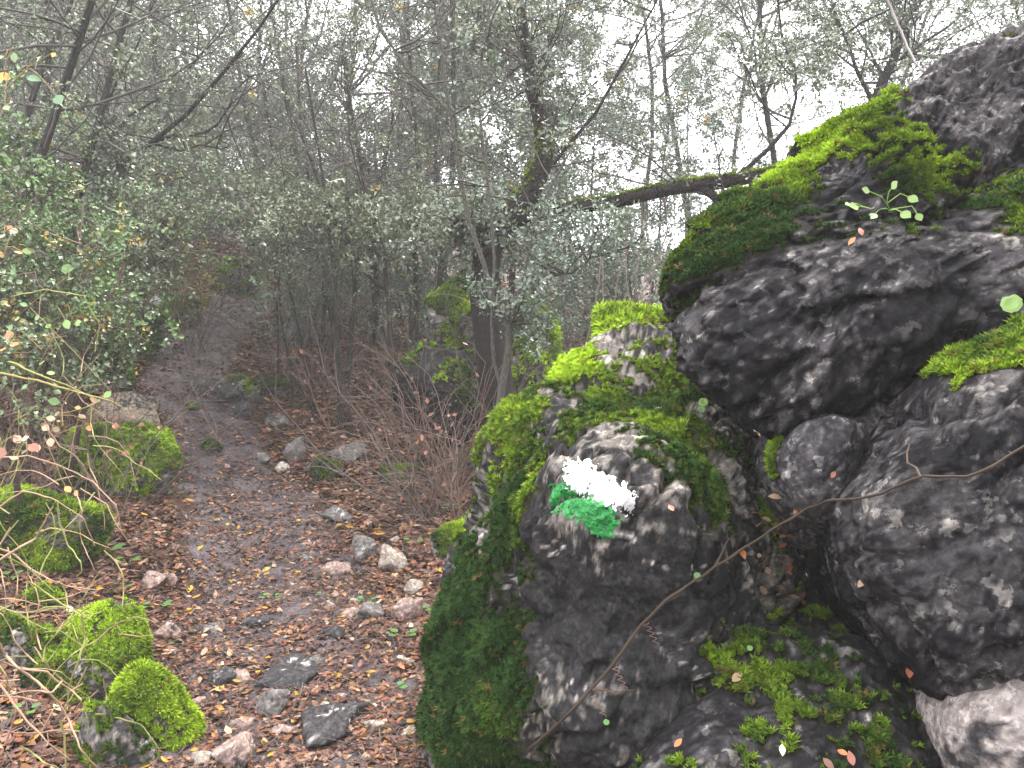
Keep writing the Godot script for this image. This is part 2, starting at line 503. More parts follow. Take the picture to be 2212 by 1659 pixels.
func make_rock(k: Dictionary, called: String, label: String, category: String, group := "") -> Node3D:
	for pair in [["amp", 0.05], ["freq", 1.0], ["moss", 0.0], ["moss_up", 0.6], ["base", Color(0.26, 0.24, 0.23)], ["crust", Color(0.075, 0.073, 0.078)], ["lichen", Color(0.55, 0.52, 0.5)], ["crusted", 0.0], ["lichened", 0.75], ["cells", 60], ["tuft", 0.012], ["density", 20000.0], ["seed", 1], ["squeeze", 1.15]]:
		if not k.has(pair[0]): k[pair[0]] = pair[1]
	var n: int = k.cells
	var w: Vector3 = (EYE - k.centre).normalized()
	if k.has("front"): w = k.front
	var u := w.cross(Vector3.UP).normalized()
	var vv := u.cross(w)
	var verts := PackedVector3Array()
	var dirs := PackedVector3Array()
	verts.resize((n + 1) * (n + 1))
	dirs.resize((n + 1) * (n + 1))
	for y in n + 1:
		for x in n + 1:
			var a := 2.0 * x / n - 1.0
			var b := 2.0 * y / n - 1.0
			var rad := 0.0
			var phi := 0.0
			if absf(a) > absf(b):
				rad = a; phi = PI / 4 * b / a
			elif b != 0.0:
				rad = b; phi = PI / 2 - PI / 4 * a / b
			var th: float = PI * 0.995 * pow(absf(rad), k.squeeze) * signf(rad)
			var d := w * cos(th) + (u * cos(phi) + vv * sin(phi)) * sin(th)
			dirs[y * (n + 1) + x] = d
			verts[y * (n + 1) + x] = rock_surface(k, d)
	var low := 1e9
	for p in verts: low = minf(low, p.y)
	var foot: Vector3 = Vector3(k.centre.x, low, k.centre.z)
	var norms := PackedVector3Array()
	var cols := PackedColorArray()
	norms.resize(verts.size()); cols.resize(verts.size())
	var masks := PackedFloat32Array()
	masks.resize(verts.size())
	var bare: bool = k.moss < -1.5
	for y in n + 1:
		for x in n + 1:
			var i := y * (n + 1) + x
			var dx := verts[y * (n + 1) + mini(x + 1, n)] - verts[y * (n + 1) + maxi(x - 1, 0)]
			var dy := verts[mini(y + 1, n) * (n + 1) + x] - verts[maxi(y - 1, 0) * (n + 1) + x]
			var nn := dx.cross(dy).normalized()
			if nn.dot(dirs[i]) < 0.0: nn = -nn
			norms[i] = nn
			var m := -1.0 if bare else moss_on(k, verts[i], nn)
			masks[i] = m
			var c := stone_colour(k, verts[i])
			if m > 0.3: c = c.lerp(Color(0.055, 0.06, 0.02), smoothstep(0.3, 0.5, m))
			cols[i] = c
	var index := PackedInt32Array()
	for y in n:
		for x in n:
			var i := y * (n + 1) + x
			index.append_array([i, i + 1, i + n + 1, i + 1, i + n + 2, i + n + 1])
	var r := RandomNumberGenerator.new()
	r.seed = 77 + k.seed
	var tufts := PackedFloat32Array()
	if not bare:
		for y in n:
			for x in n:
				var i := y * (n + 1) + x
				if masks[i] < 0.42: continue
				if norms[i].dot((EYE - verts[i]).normalized()) < -0.45 and norms[i].y < 0.5: continue
				var area := (verts[i + 1] - verts[i]).cross(verts[i + n + 1] - verts[i]).length()
				var want: float = area * k.density * smoothstep(0.42, 0.6, masks[i])
				var tries := int(want) + (1 if r.randf() < want - int(want) else 0)
				for t in mini(tries, 12):
					var p := verts[i] + (verts[i + 1] - verts[i]) * r.randf() + (verts[i + n + 1] - verts[i]) * r.randf()
					var up := (norms[i] + Vector3(r.randf_range(-0.35, 0.35), r.randf_range(-0.1, 0.4), r.randf_range(-0.35, 0.35))).normalized()
					var b := turned(up, r.randf() * TAU).scaled(Vector3.ONE * k.tuft * (0.45 + 1.25 * pow(r.randf(), 1.6)) * (0.7 + 0.5 * smoothstep(0.42, 0.9, masks[i])))
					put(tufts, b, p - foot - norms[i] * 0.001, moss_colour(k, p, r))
	for i in verts.size(): verts[i] -= foot
	var arr := []
	arr.resize(Mesh.ARRAY_MAX)
	arr[Mesh.ARRAY_VERTEX] = verts; arr[Mesh.ARRAY_NORMAL] = norms; arr[Mesh.ARRAY_COLOR] = cols; arr[Mesh.ARRAY_INDEX] = index
	var am := ArrayMesh.new()
	am.add_surface_from_arrays(Mesh.PRIMITIVE_TRIANGLES, arr)
	am.surface_set_material(0, M[k.get("skin", "limestone")])
	k.foot = foot
	if tufts.is_empty():
		var o := part(called, am, self)
		o.position = foot
		tag(o, label, category, group)
		return o
	var root := thing(called, label, category, foot, group)
	part("stone_body", am, root)
	many("moss_cover", S.moss[k.seed % 3], tufts, root)
	return root


# a rock whose base and outline are measured on the photograph's grid; it sinks a little into the ground
func wayside_rock(x0: float, x1: float, y0: float, y1: float, more: Dictionary, called: String, label: String, group := "") -> Node3D:
	var foot: Vector3 = at((x0 + x1) / 2, y1, more.d) if more.has("d") else ground_at((x0 + x1) / 2, y1)
	var d := depth_of(foot)
	var wide := (x1 - x0) / F * d
	var tall: float = (y1 - y0) / F * d
	var deep: float = wide * more.get("deep", 0.8)
	var drop := (EYE.y - foot.y) / maxf(d, 0.5)                 # how far we look down on it
	var h := maxf(tall - deep * drop * 0.6, tall * 0.45) * 1.25
	var away := Vector3(foot.x, 0, foot.z).normalized()
	var c := foot + away * deep * 0.42 + Vector3.UP * (h * 0.5 - h * 0.2)
	var k := cut(c, Vector3(wide, h, deep) * 1.06, more.get("yaw", 0.0), more.get("planes", 14), more.get("seed", 1), more.get("blunt", 12.0))
	k.amp = wide * more.get("rough", 0.12)
	k.freq = more.get("freq", clampf(0.45 / wide, 0.8, 4.0))
	k.merge(more, true)
	k.freq = more.get("freq", clampf(0.45 / wide, 0.8, 4.0))
	rocks.append([c, maxf(wide, deep) * 0.45])
	return make_rock(k, called, label, "boulder" if wide > 0.3 else "stone", group)


# ---------------------------------------------------------------- trees and shrubs
func wander(p: Vector3, dir: Vector3, length: float, steps: int, wild: float, lift: float) -> Array:
	var out := [p]
	var d := dir
	for k in steps:
		d = (d + any_dir() * wild + Vector3.UP * lift).normalized()
		p += d * length / steps
		out.append(p)
	return out


func taper(n: int, a: float, b: float) -> Array:
	var out := []
	for k in n: out.append(lerpf(a, b, float(k) / (n - 1)))
	return out


# spec: trunk (points from the root upwards), r0, r1, limbs, reach, from, sprigs, size, tone [dark, light], kinds, bark
func grow(spec: Dictionary, called: String, label: String, category: String, group := "") -> Node3D:
	var trunk: Array = spec.trunk
	var foot: Vector3 = trunk[0]
	var root := thing(called, label, category, foot, group)
	var b := Buf.new()
	var bark: Color = spec.get("bark", Color(0.075, 0.065, 0.06))
	var local := []
	for p in trunk: local.append(p - foot)
	b.tube(local, taper(local.size(), spec.r0, spec.r1), spec.get("sides", 7), bark)
	for extra in spec.get("arms", []):                           # limbs measured on the photograph: [points, r0, r1]
		var arm := []
		for p in extra[0]: arm.append(p - foot)
		b.tube(arm, taper(arm.size(), extra[1], extra[2]), 6, bark)
	part("trunk", b.mesh(M.bark), root)
	var tw := Buf.new()
	var spots := []
	var feeders := [local]
	for extra in spec.get("arms", []):
		var arm := []
		for p in extra[0]: arm.append(p - foot)
		feeders.append(arm)
	for k in spec.get("trunk_share", 0): feeders.append(local)
	for k in spec.limbs:
		var src: Array = feeders[k % feeders.size()] if spec.get("all_arms", true) else local
		var t := rng.randf_range(spec.from if src == local else spec.get("arm_from", 0.15), 1.0) * (src.size() - 1)
		var i := mini(int(t), src.size() - 2)
		var p: Vector3 = src[i].lerp(src[i + 1], t - i)
		var out := any_dir()
		out.y = absf(out.y) * 0.8 - 0.1 + spec.get("lift", 0.0)
		var length: float = spec.reach * rng.randf_range(0.45, 1.1)
		var w := wander(p, out.normalized(), length, 5, 0.28, spec.get("rise", 0.05))
		var rr: float = clampf(spec.r0 * 0.35, 0.004, spec.get("thickest", 0.018)) * rng.randf_range(0.5, 1.0)
		tw.tube(w, taper(6, rr, 0.003), 4, spec.get("twigs", bark) * rng.randf_range(0.8, 1.3))
		spots.append_array(w.slice(2))
		for s in spec.get("subs", 4):
			var j := rng.randi_range(1, 5)
			var sd: Vector3 = ((w[j] - w[j - 1]).normalized() + any_dir() * 0.9).normalized()
			var ww := wander(w[j], sd, length * rng.randf_range(0.25, 0.55), 3, 0.35, -0.03)
			tw.tube(ww, taper(4, rr * 0.4, 0.0018), 3, spec.get("twigs", bark) * rng.randf_range(0.8, 1.4))
			spots.append_array(ww.slice(1))
			spots.append(ww[3])
	if tw.v.size(): part("branches", tw.mesh(M.twig), root)
	var leafy := []
	for p in spots:
		if soft.get_noise_3dv((p + foot) * 1.5) > spec.get("gaps", -0.2): leafy.append(p)
	if leafy.size() > 4: spots = leafy
	var count: int = spec.sprigs
	if count > 0 and spots.size():
		var kinds: Array = spec.get("kinds", S.sprigs)
		var bufs := []
		for q in kinds: bufs.append(PackedFloat32Array())
		var lo: Color = spec.tone[0]
		var hi: Color = spec.tone[1]
		var size: float = spec.size
		for k in count:
			var p: Vector3 = spots[rng.randi() % spots.size()]
			p += any_dir() * rng.randf() * 0.13 * size
			var seen := view.inverse() * (p + foot - EYE)
			if seen.z < -1.0 and seen.y / -seen.z > 0.52 and rng.randf() < spec.get("open", 0.9): continue
			if spec.get("lane", true) and p.z + foot.z < -12.0 and p.z + foot.z > -26.0 and absf(p.x + foot.x + 5.2) < 3.0 and rng.randf() < 0.82: continue
			if spec.get("lane", true) and -seen.z < 15.0 and p.y + foot.y > lie(p.x + foot.x, p.z + foot.z) + 2.0 and path_near(p.x + foot.x, p.z + foot.z) < 8.5 and rng.randf() < 0.9: continue
			var d: Vector3 = (any_dir() + (p - local[local.size() / 2]).normalized() * 0.5 + Vector3(0, 0.15, 0)).normalized()
			var e := clampf(0.5 + 0.6 * soft.get_noise_3dv((p + foot) * 0.9) + rng.randf_range(-0.35, 0.35), 0, 1)
			var c := lo.lerp(hi, e)
			if rng.randf() < spec.get("gold", 0.0): c = Color(0.3, 0.22, 0.05)
			var q := rng.randi() % kinds.size()
			var bb: PackedFloat32Array = bufs[q]
			put(bb, turned(d, rng.randf() * TAU).scaled(Vector3.ONE * size * rng.randf_range(0.7, 1.3)), p, c)
			bufs[q] = bb
		for q in kinds.size():
			if bufs[q].size(): many("crown", kinds[q], bufs[q], root)
	return root


func bare_shrub(foot: Vector3, stems: int, tall: float, spread: float, lean: Vector3, tone: Color, called: String, label: String, group := "", dead := 0, dead_mat := "leaf_rust") -> Node3D:
	var root := thing(called, label, "shrub", foot, group)
	var b := Buf.new()
	var ends := []
	for s in stems:
		var d := (Vector3(rng.randf_range(-1, 1) * spread, 1.0, rng.randf_range(-1, 1) * spread) + lean).normalized()
		var w := wander(Vector3(rng.randf_range(-0.1, 0.1), -0.03, rng.randf_range(-0.1, 0.1)), d, tall * rng.randf_range(0.5, 1.1), 7, 0.2, -0.02)
		var c := tone.lerp(Color(0.11, 0.1, 0.095), rng.randf() * 0.8) * rng.randf_range(0.6, 1.4)
		var r := rng.randf_range(0.003, 0.0065)
		b.tube(w, taper(8, r, 0.0018), 4, c)
		for q in 6:
			var j := rng.randi_range(2, 7)
			var ww := wander(w[j], ((w[j] - w[j - 1]).normalized() + any_dir() * 0.9).normalized(), tall * rng.randf_range(0.12, 0.4), 4, 0.3, -0.03)
			b.tube(ww, taper(5, r * 0.55, 0.0013), 3, c * rng.randf_range(0.8, 1.3))
			ends.append_array(ww.slice(1))
	part("stems", b.mesh(M.twig), root)
	for k in dead:
		var lf := Buf.new()
		lf.leaf(Vector3.ZERO, Vector3(0, -0.5, 0.86), Vector3.UP, rng.randf_range(0.035, 0.055), rng.randf_range(0.022, 0.035), rng.randf_range(-0.2, 0.4))
		var o := part("leaf", lf.mesh(M[dead_mat], false), root)
		var where: Vector3 = ends[rng.randi() % ends.size()]
		o.transform = Transform3D(Basis(any_dir(), rng.randf() * TAU), where)
	return root


func cane(pts: Array, r0: float, r1: float, tone: Color, called: String, label: String, group := "", thorns := 0) -> Node3D:
	var c := Curve3D.new()
	for k in pts.size():
		var t: Vector3 = (pts[mini(k + 1, pts.size() - 1)] - pts[maxi(k - 1, 0)]) * 0.18
		c.add_point(pts[k], -t, t)
	var n := pts.size() * 5
	var smooth := []
	for k in n + 1:
		var p := c.sample_baked(c.get_baked_length() * k / n)
		smooth.append(p + Vector3(fine.get_noise_3dv(p * 12.0), fine.get_noise_3dv(p * 12.0 + Vector3(5, 5, 5)), 0) * r0 * 0.8)
	var foot: Vector3 = smooth[0]
	for k in smooth.size(): smooth[k] -= foot
	var root := thing(called, label, "bramble" if called.begins_with("b") or called.begins_with("l") else "vine", foot, group)
	var b := Buf.new()
	var thick := taper(smooth.size(), r0, r1)
	for k in thick.size(): thick[k] *= 1.0 + 0.16 * fine.get_noise_1d(k * 1.7) + (0.35 if k % 7 == 3 else 0.0)
	b.tube(smooth, thick, 6, tone)
	part("stem", b.mesh(M.twig), root)
	for k in thorns:
		var j := rng.randi_range(1, smooth.size() - 2)
		var d := any_dir()
		var th := Buf.new()
		th.tube([Vector3.ZERO, d * r0 * 1.6, d * r0 * 2.8 + Vector3(0, -r0, 0)], [r0 * 0.55, r0 * 0.3, r0 * 0.05], 4, tone * 1.5)
		part("thorn", th.mesh(M.twig), root).position = smooth[j]
	return root


func round_leaf(r: float, cup: float, notch: float) -> Buf:       # lobed round leaf with a dimple, facing +y
	var b := Buf.new()
	var n := 22
	for k in n:
		for ring in 3:
			var a0 := TAU * k / n
			var a1 := TAU * (k + 1) / n
			var q := []
			for a in [a0, a1]:
				for rr in [ring / 3.0, (ring + 1) / 3.0]:
					var wob: float = 1.0 + 0.05 * cos(a * 9.0) * rr - notch * exp(-pow(absf(wrapf(a, -PI, PI)) * 4.0, 2.0)) * rr
					q.append(Vector3(cos(a) * rr * wob, cup * rr * rr - cup * 0.8 * pow(rr, 4), sin(a) * rr * wob) * r)
			b.quadpatch(q[0], q[1], q[3], Color.WHITE)
			if ring > 0: b.quadpatch(q[0], q[3], q[2], Color.WHITE)
	return b


# ---------------------------------------------------------------- the place
func _ready() -> void:
	rng.seed = 20
	view = Basis(Vector3.RIGHT, deg_to_rad(PITCH))
	var cam := Camera3D.new()
	cam.name = "camera"
	cam.fov = 50.0
	cam.near = 0.05
	cam.far = 400.0
	cam.transform = Transform3D(view, EYE)
	add_child(cam)
	var sky_mat := ProceduralSkyMaterial.new()
	sky_mat.sky_top_color = Color(0.92, 0.925, 0.94)
	sky_mat.sky_horizon_color = Color(0.94, 0.945, 0.96)
	sky_mat.ground_bottom_color = Color(0.25, 0.24, 0.24)
	sky_mat.ground_horizon_color = Color(0.6, 0.6, 0.62)
	sky_mat.sun_angle_max = 1.0
	var env := Environment.new()
	env.background_mode = Environment.BG_SKY
	env.sky = Sky.new()
	env.sky.sky_material = sky_mat
	env.tonemap_mode = Environment.TONE_MAPPER_LINEAR
	env.tonemap_exposure = 7.6
	env.sdfgi_enabled = true; env.ssao_enabled = true; env.ssil_enabled = true
	env.fog_enabled = true
	env.fog_density = 0.004
	env.fog_light_color = Color(0.95, 0.945, 0.93)
	var we := WorldEnvironment.new()
	we.name = "surroundings"
	we.environment = env
	add_child(we)
	var sun := DirectionalLight3D.new()
	sun.name = "overcast_sun"
	sun.light_energy = 0.45
	sun.light_angular_distance = 25.0
	sun.light_color = Color(1.0, 0.98, 0.95)
	sun.shadow_enabled = true
	sun.transform = Transform3D(Basis.looking_at(Vector3(-0.35, -0.85, 0.5)), Vector3(6, 12, -8))
	add_child(sun)

	make_materials()
	make_shared()
	for q in [[640, 1700, 0.46], [635, 1450, 0.46], [600, 1250, 0.44], [545, 1100, 0.46], [490, 1000, 0.38], [450, 900, 0.34], [395, 835, 0.34], [410, 780, 0.34], [455, 730, 0.32], [500, 690, 0.3], [530, 655, 0.33], [545, 628, 0.28]]:
		path_pts.append(ground_at(q[0], q[1])); path_half.append(q[2])
	make_ground()
	make_boulders()
	make_wayside()
	make_stones()
	make_trees()
	make_undergrowth()
	make_brambles()
	make_litter()
	make_small_things()


func verge(x: float, z: float) -> float:                        # the mossy turf left of the far path
	if z > -7.5 or z < -15.0: return -1.0
	var mid := -3.75 + (z + 11.0) * 0.42
	return soft.get_noise_2d(x * 2.3 + 4.0, z * 2.3) + 0.75 - absf(x - mid + 0.95) * 0.8 - maxf(0.0, absf(z + 11.0) - 1.8) * 0.5


func make_ground() -> void:
	var nx := 300
	var nz := 420
	var v := PackedVector3Array()
	var c := PackedColorArray()
	for j in nz + 1:
		var w := float(j) / nz
		var z := 4.0 - 6.0 * w - 14.0 * w * w - 40.0 * pow(w, 5)
		for i in nx + 1:
			var t := 2.0 * i / nx - 1.0
			var x := 2.6 * t + 8.0 * t * t * t + 32.0 * pow(t, 9)
			v.append(Vector3(x, lie(x, z), z))
			var a := soft.get_noise_2d(x * 1.7, z * 1.7)
			var col := Color(0.07, 0.045, 0.038).lerp(Color(0.13, 0.075, 0.055), clampf(0.5 + a, 0, 1))
			# the grassy, mossy verge left of the far path
			col = col.lerp(Color(0.24, 0.2, 0.085), smoothstep(0.1, 0.4, verge(x, z)) * 0.9)
			c.append(col)
	var idx := PackedInt32Array()
	for j in nz:
		for i in nx:
			var a := j * (nx + 1) + i
			idx.append_array([a, a + nx + 1, a + 1, a + 1, a + nx + 1, a + nx + 2])
	var st := SurfaceTool.new()
	var arr := []
	arr.resize(Mesh.ARRAY_MAX)
	arr[Mesh.ARRAY_VERTEX] = v; arr[Mesh.ARRAY_COLOR] = c; arr[Mesh.ARRAY_INDEX] = idx
	var m := ArrayMesh.new()
	m.add_surface_from_arrays(Mesh.PRIMITIVE_TRIANGLES, arr)
	st.create_from(m, 0)
	st.generate_normals()
	st.set_material(M.soil)
	var o := part("ground", st.commit(), self)
	o.set_meta("kind", "structure")
	tag(o, "leaf strewn woodland floor rising gently into the mist", "ground")
	# the trodden path, a few millimetres proud of the ground with a ragged edge
	var curve := Curve3D.new()
	for k in path_pts.size():
		var t: Vector3 = (path_pts[mini(k + 1, path_pts.size() - 1)] - path_pts[maxi(k - 1, 0)]) * 0.16
		curve.add_point(path_pts[k], -t, t)
	var nl := 420
	var nw := 30
	v = PackedVector3Array(); c = PackedColorArray(); idx = PackedInt32Array()
	var total := curve.get_baked_length()
	for j in nl + 1:
		var s := total * j / nl
		var p := curve.sample_baked(s)
		var q := curve.sample_baked(minf(s + 0.2, total)) - curve.sample_baked(maxf(s - 0.2, 0))
		var side := Vector3(-q.z, 0, q.x).normalized()
		var half := 0.3
		var f := float(j) / nl * (path_pts.size() - 1)
		half = lerpf(path_half[int(f)], path_half[mini(int(f) + 1, path_half.size() - 1)], f - int(f))
		for i in nw + 1:
			var e := (2.0 * i / nw - 1.0)
			var x := p.x + side.x * e * half * 1.25
			var z := p.z + side.z * e * half * 1.25
			var edge := absf(e) * 1.25 + 0.45 * soft.get_noise_2d(x * 3.0, z * 3.0)
			var lift := 0.006 - 0.05 * smoothstep(0.85, 1.15, edge) + 0.012 * soft.get_noise_2d(x * 9.0, z * 9.0) * (1.0 - smoothstep(0.7, 1.0, edge)) + 0.008
			v.append(Vector3(x, lie(x, z) + lift, z))
			var a := soft.get_noise_2d(x * 5.0, z * 5.0 + 40.0)
			c.append(Color(0.065, 0.05, 0.055).lerp(Color(0.165, 0.128, 0.137), clampf(0.5 + 0.9 * a, 0, 1)))
	for j in nl:
		for i in nw:
			var a := j * (nw + 1) + i
			idx.append_array([a, a + nw + 1, a + 1, a + 1, a + nw + 1, a + nw + 2])
	arr[Mesh.ARRAY_VERTEX] = v; arr[Mesh.ARRAY_COLOR] = c; arr[Mesh.ARRAY_INDEX] = idx
	m = ArrayMesh.new()
	m.add_surface_from_arrays(Mesh.PRIMITIVE_TRIANGLES, arr)
	st = SurfaceTool.new()
	st.create_from(m, 0)
	st.generate_normals()
	st.set_material(M.wet_earth)
	o = part("path", st.commit(), self)
	o.set_meta("kind", "structure")
	tag(o, "narrow trodden path of dark bare earth winding up to the left", "path")


func seen_points(list: Array) -> Array:
	var out := []
	for q in list: out.append(at(q[0], q[1], q[2]))
	return out


func spots(list: Array) -> Array:                                # [x, y, depth, radius, strength]
	var out := []
	for q in list: out.append([at(q[0], q[1], q[2]), q[3], q[4]])
	return out


func crack_line(list: Array, wide: float, deep: float) -> Array:
	var out := []
	for k in list.size() - 1:
		out.append([at(list[k][0], list[k][1], list[k][2]), at(list[k + 1][0], list[k + 1][1], list[k + 1][2]), wide, deep])
	return out


func make_boulders() -> void:
	# the boulder with the painted mark
	var pts := seen_points([[1320, 722, 2.9], [1400, 738, 2.9], [1490, 745, 2.85], [1230, 772, 2.75], [1140, 855, 2.6], [1085, 890, 2.5], [1052, 960, 2.45], [1048, 1050, 2.4], [1052, 1115, 2.35], [1005, 1220, 2.4], [970, 1290, 2.4], [935, 1400, 2.35], [908, 1500, 2.3], [912, 1600, 2.25], [930, 1700, 2.2],
		[1300, 900, 2.2], [1240, 960, 1.98], [1280, 1070, 1.76], [1390, 1130, 1.68], [1150, 1040, 2.05], [1190, 1150, 1.84], [1300, 1200, 1.74], [1260, 1350, 1.8], [1420, 1300, 1.74], [1330, 1480, 1.68], [1150, 1300, 1.92], [1070, 1250, 2.08], [1040, 1450, 1.98], [1100, 1600, 1.84], [1000, 1600, 1.98], [1270, 1640, 1.68],
		[1400, 920, 2.1], [1500, 880, 2.35], [1530, 1000, 1.95], [1560, 1120, 1.86], [1620, 940, 2.35], [1615, 1060, 2.1], [1605, 1180, 2.0], [1570, 1300, 1.86], [1560, 810, 2.65], [1500, 1450, 1.75]])
	var c := at(1340, 1300, 2.5)
	pts.append_array([c + Vector3(0, 0.25, -0.9), c + Vector3(0.7, 0.1, -0.5), c + Vector3(-0.5, -0.3, -0.8), c + Vector3(0, -0.8, -0.3), c + Vector3(0.4, -0.8, 0.4), c + Vector3(-0.4, -0.75, 0.1), c + Vector3(0.4, -0.3, -0.9)])
	var a := sculpt(c, pts, 18.0, 0.03)
	a.merge({"amp": 0.1, "cells": 460, "moss": -0.12, "moss_up": 0.42, "tuft": 0.0125, "density": 42000.0, "seed": 3, "base": Color(0.23, 0.21, 0.195), "crust": Color(0.042, 0.041, 0.043), "crusted": 0.16, "lichened": 0.7, "squeeze": 1.2})
	a.cracks = crack_line([[1385, 830, 2.45], [1240, 960, 2.05], [1140, 1050, 2.1]], 0.03, 0.05) + crack_line([[1640, 900, 2.3], [1560, 950, 2.05], [1450, 900, 2.1]], 0.025, 0.035) + crack_line([[1390, 960, 2.0], [1400, 1090, 1.75], [1420, 1170, 1.72]], 0.02, 0.03) + crack_line([[1085, 1150, 2.05], [1100, 1400, 1.95], [1170, 1560, 1.82]], 0.04, 0.06)
	a.spots = spots([[1000, 1500, 2.1, 0.3, 0.75], [1050, 1620, 1.95, 0.3, 0.7], [960, 1400, 2.3, 0.25, 0.6], [1200, 800, 2.75, 0.2, 0.6], [1100, 930, 2.45, 0.18, 0.7], [1300, 870, 2.25, 0.12, 0.55], [1500, 850, 2.45, 0.2, 0.5], [1450, 930, 2.1, 0.1, 0.4], [1500, 1030, 1.9, 0.12, 0.6], [1110, 1080, 2.15, 0.16, 0.6],
		[1270, 1060, 1.78, 0.11, -1.4], [1330, 1150, 1.74, 0.1, -0.9], [1300, 760, 2.8, 0.1, -0.8], [1230, 880, 2.4, 0.05, -0.6], [1300, 1300, 1.78, 0.15, -0.5], [1400, 1250, 1.74, 0.12, -0.5], [1250, 1500, 1.75, 0.15, -0.4], [1500, 1090, 1.85, 0.1, 0.7], [1300, 880, 2.25, 0.1, 0.5], [1120, 1120, 2.1, 0.12, 0.5]])
	a.tones = spots([[1000, 1500, 2.1, 0.4, -0.45], [1050, 1650, 1.95, 0.4, -0.45], [950, 1400, 2.3, 0.35, -0.4], [1050, 1150, 2.2, 0.25, -0.25], [1500, 850, 2.4, 0.25, -0.5], [1500, 1050, 1.9, 0.2, -0.3], [1250, 790, 2.75, 0.25, 0.45], [1320, 870, 2.3, 0.15, 0.2]])  # left flank moss: its own deep green, darkened further in place of shade
	a.bare = spots([[1300, 1100, 1.74, 0.16, 0.8], [1200, 1180, 1.84, 0.1, 0.4], [1300, 760, 2.8, 0.15, 0.6], [1450, 990, 2.0, 0.2, 0.5], [1260, 1480, 1.75, 0.14, 0.6], [1380, 1340, 1.74, 0.12, 0.3], [1150, 1350, 1.92, 0.3, -0.7], [1450, 1300, 1.78, 0.25, -0.6], [1250, 1300, 1.78, 0.15, -0.5]])
	bigs.append(a)
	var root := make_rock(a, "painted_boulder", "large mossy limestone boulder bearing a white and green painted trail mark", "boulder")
	paint_stroke(a, root, [[1232, 1000], [1262, 1003], [1300, 1030], [1352, 1062], [1366, 1082], [1352, 1106], [1318, 1090], [1280, 1070], [1245, 1062], [1224, 1040]], 1.78, "white_paint", "white_paint_stroke", "band of white paint")
	paint_stroke(a, root, [[1206, 1046], [1232, 1058], [1262, 1075], [1290, 1085], [1322, 1105], [1330, 1125], [1318, 1150], [1295, 1158], [1272, 1130], [1240, 1112], [1200, 1096], [1195, 1070]], 1.8, "green_paint", "green_paint_stroke", "band of green paint")

	# the overhanging boulder at the upper right
	pts = seen_points([[2280, 40, 2.4], [2200, 72, 2.45], [2100, 100, 2.5], [2000, 150, 2.52], [1910, 222, 2.5], [1840, 262, 2.5], [1785, 305, 2.45], [1735, 345, 2.4], [1690, 405, 2.36], [1600, 422, 2.35], [1540, 478, 2.3], [1490, 545, 2.25], [1456, 630, 2.2], [1464, 700, 2.15], [1500, 760, 2.1], [1555, 805, 2.05], [1595, 890, 2.0], [1680, 900, 1.95], [1850, 860, 1.9], [1990, 775, 1.86], [2120, 705, 1.82], [2280, 640, 1.78],
		[1700, 500, 2.1], [1640, 620, 2.0], [1740, 720, 1.86], [1900, 610, 1.88], [1900, 450, 2.1], [2000, 350, 2.2], [2100, 230, 2.32], [2050, 520, 1.95], [2150, 600, 1.8], [2180, 420, 2.0], [1800, 470, 2.16], [1850, 400, 2.25], [2212, 300, 2.2], [2500, 300, 2.2], [2500, 600, 1.8], [2500, 60, 2.4], [1850, 760, 1.84]])
	c = at(1960, 520, 2.75)
	pts.append_array([c + Vector3(0, -0.05, -0.5), c + Vector3(0.9, 0.1, -0.5), c + Vector3(-0.35, -0.25, -0.35), c + Vector3(0.2, -0.65, -0.2), c + Vector3(0.8, -0.6, 0.3), c + Vector3(1.3, 0.1, 0.2)])
	pts.append_array(seen_points([[1690, 440, 2.72], [1750, 375, 2.72], [1800, 325, 2.68], [1850, 290, 2.68], [1900, 265, 2.66], [1950, 235, 2.66], [2010, 195, 2.7], [2090, 160, 2.72], [1780, 440, 2.9], [1900, 370, 2.92], [2100, 270, 2.95], [2280, 140, 3.0], [1600, 480, 2.8], [2500, 160, 3.0]]))
	var b := sculpt(c, pts, 18.0, 0.03)
	b.merge({"amp": 0.1, "freq": 1.0, "cells": 440, "moss": -0.42, "moss_up": 0.5, "tuft": 0.012, "density": 34000.0, "seed": 4, "skin": "dark_limestone", "base": Color(0.3, 0.285, 0.285), "crust": Color(0.08, 0.078, 0.083), "lichen": Color(0.5, 0.47, 0.45), "crusted": 0.3, "lichened": 0.75, "squeeze": 1.2})
	b.strata = Basis(Vector3(3, 0, 0), Vector3(0, 14, 0), Vector3(0, 0, 5)) * Basis(Vector3(0, 0, 1), -0.5)
	b.strata_amp = 0.25
	b.cracks = crack_line([[1880, 660, 1.9], [1760, 720, 1.87], [1640, 785, 1.98], [1560, 815, 2.05]], 0.03, 0.07) + crack_line([[2300, 330, 2.15], [2120, 390, 2.08], [2030, 440, 2.05], [1960, 480, 2.05]], 0.06, 0.12) + crack_line([[1740, 400, 2.25], [1800, 480, 2.12], [1990, 470, 2.05]], 0.03, 0.05) + crack_line([[2010, 560, 1.95], [2000, 700, 1.87]], 0.02, 0.03)
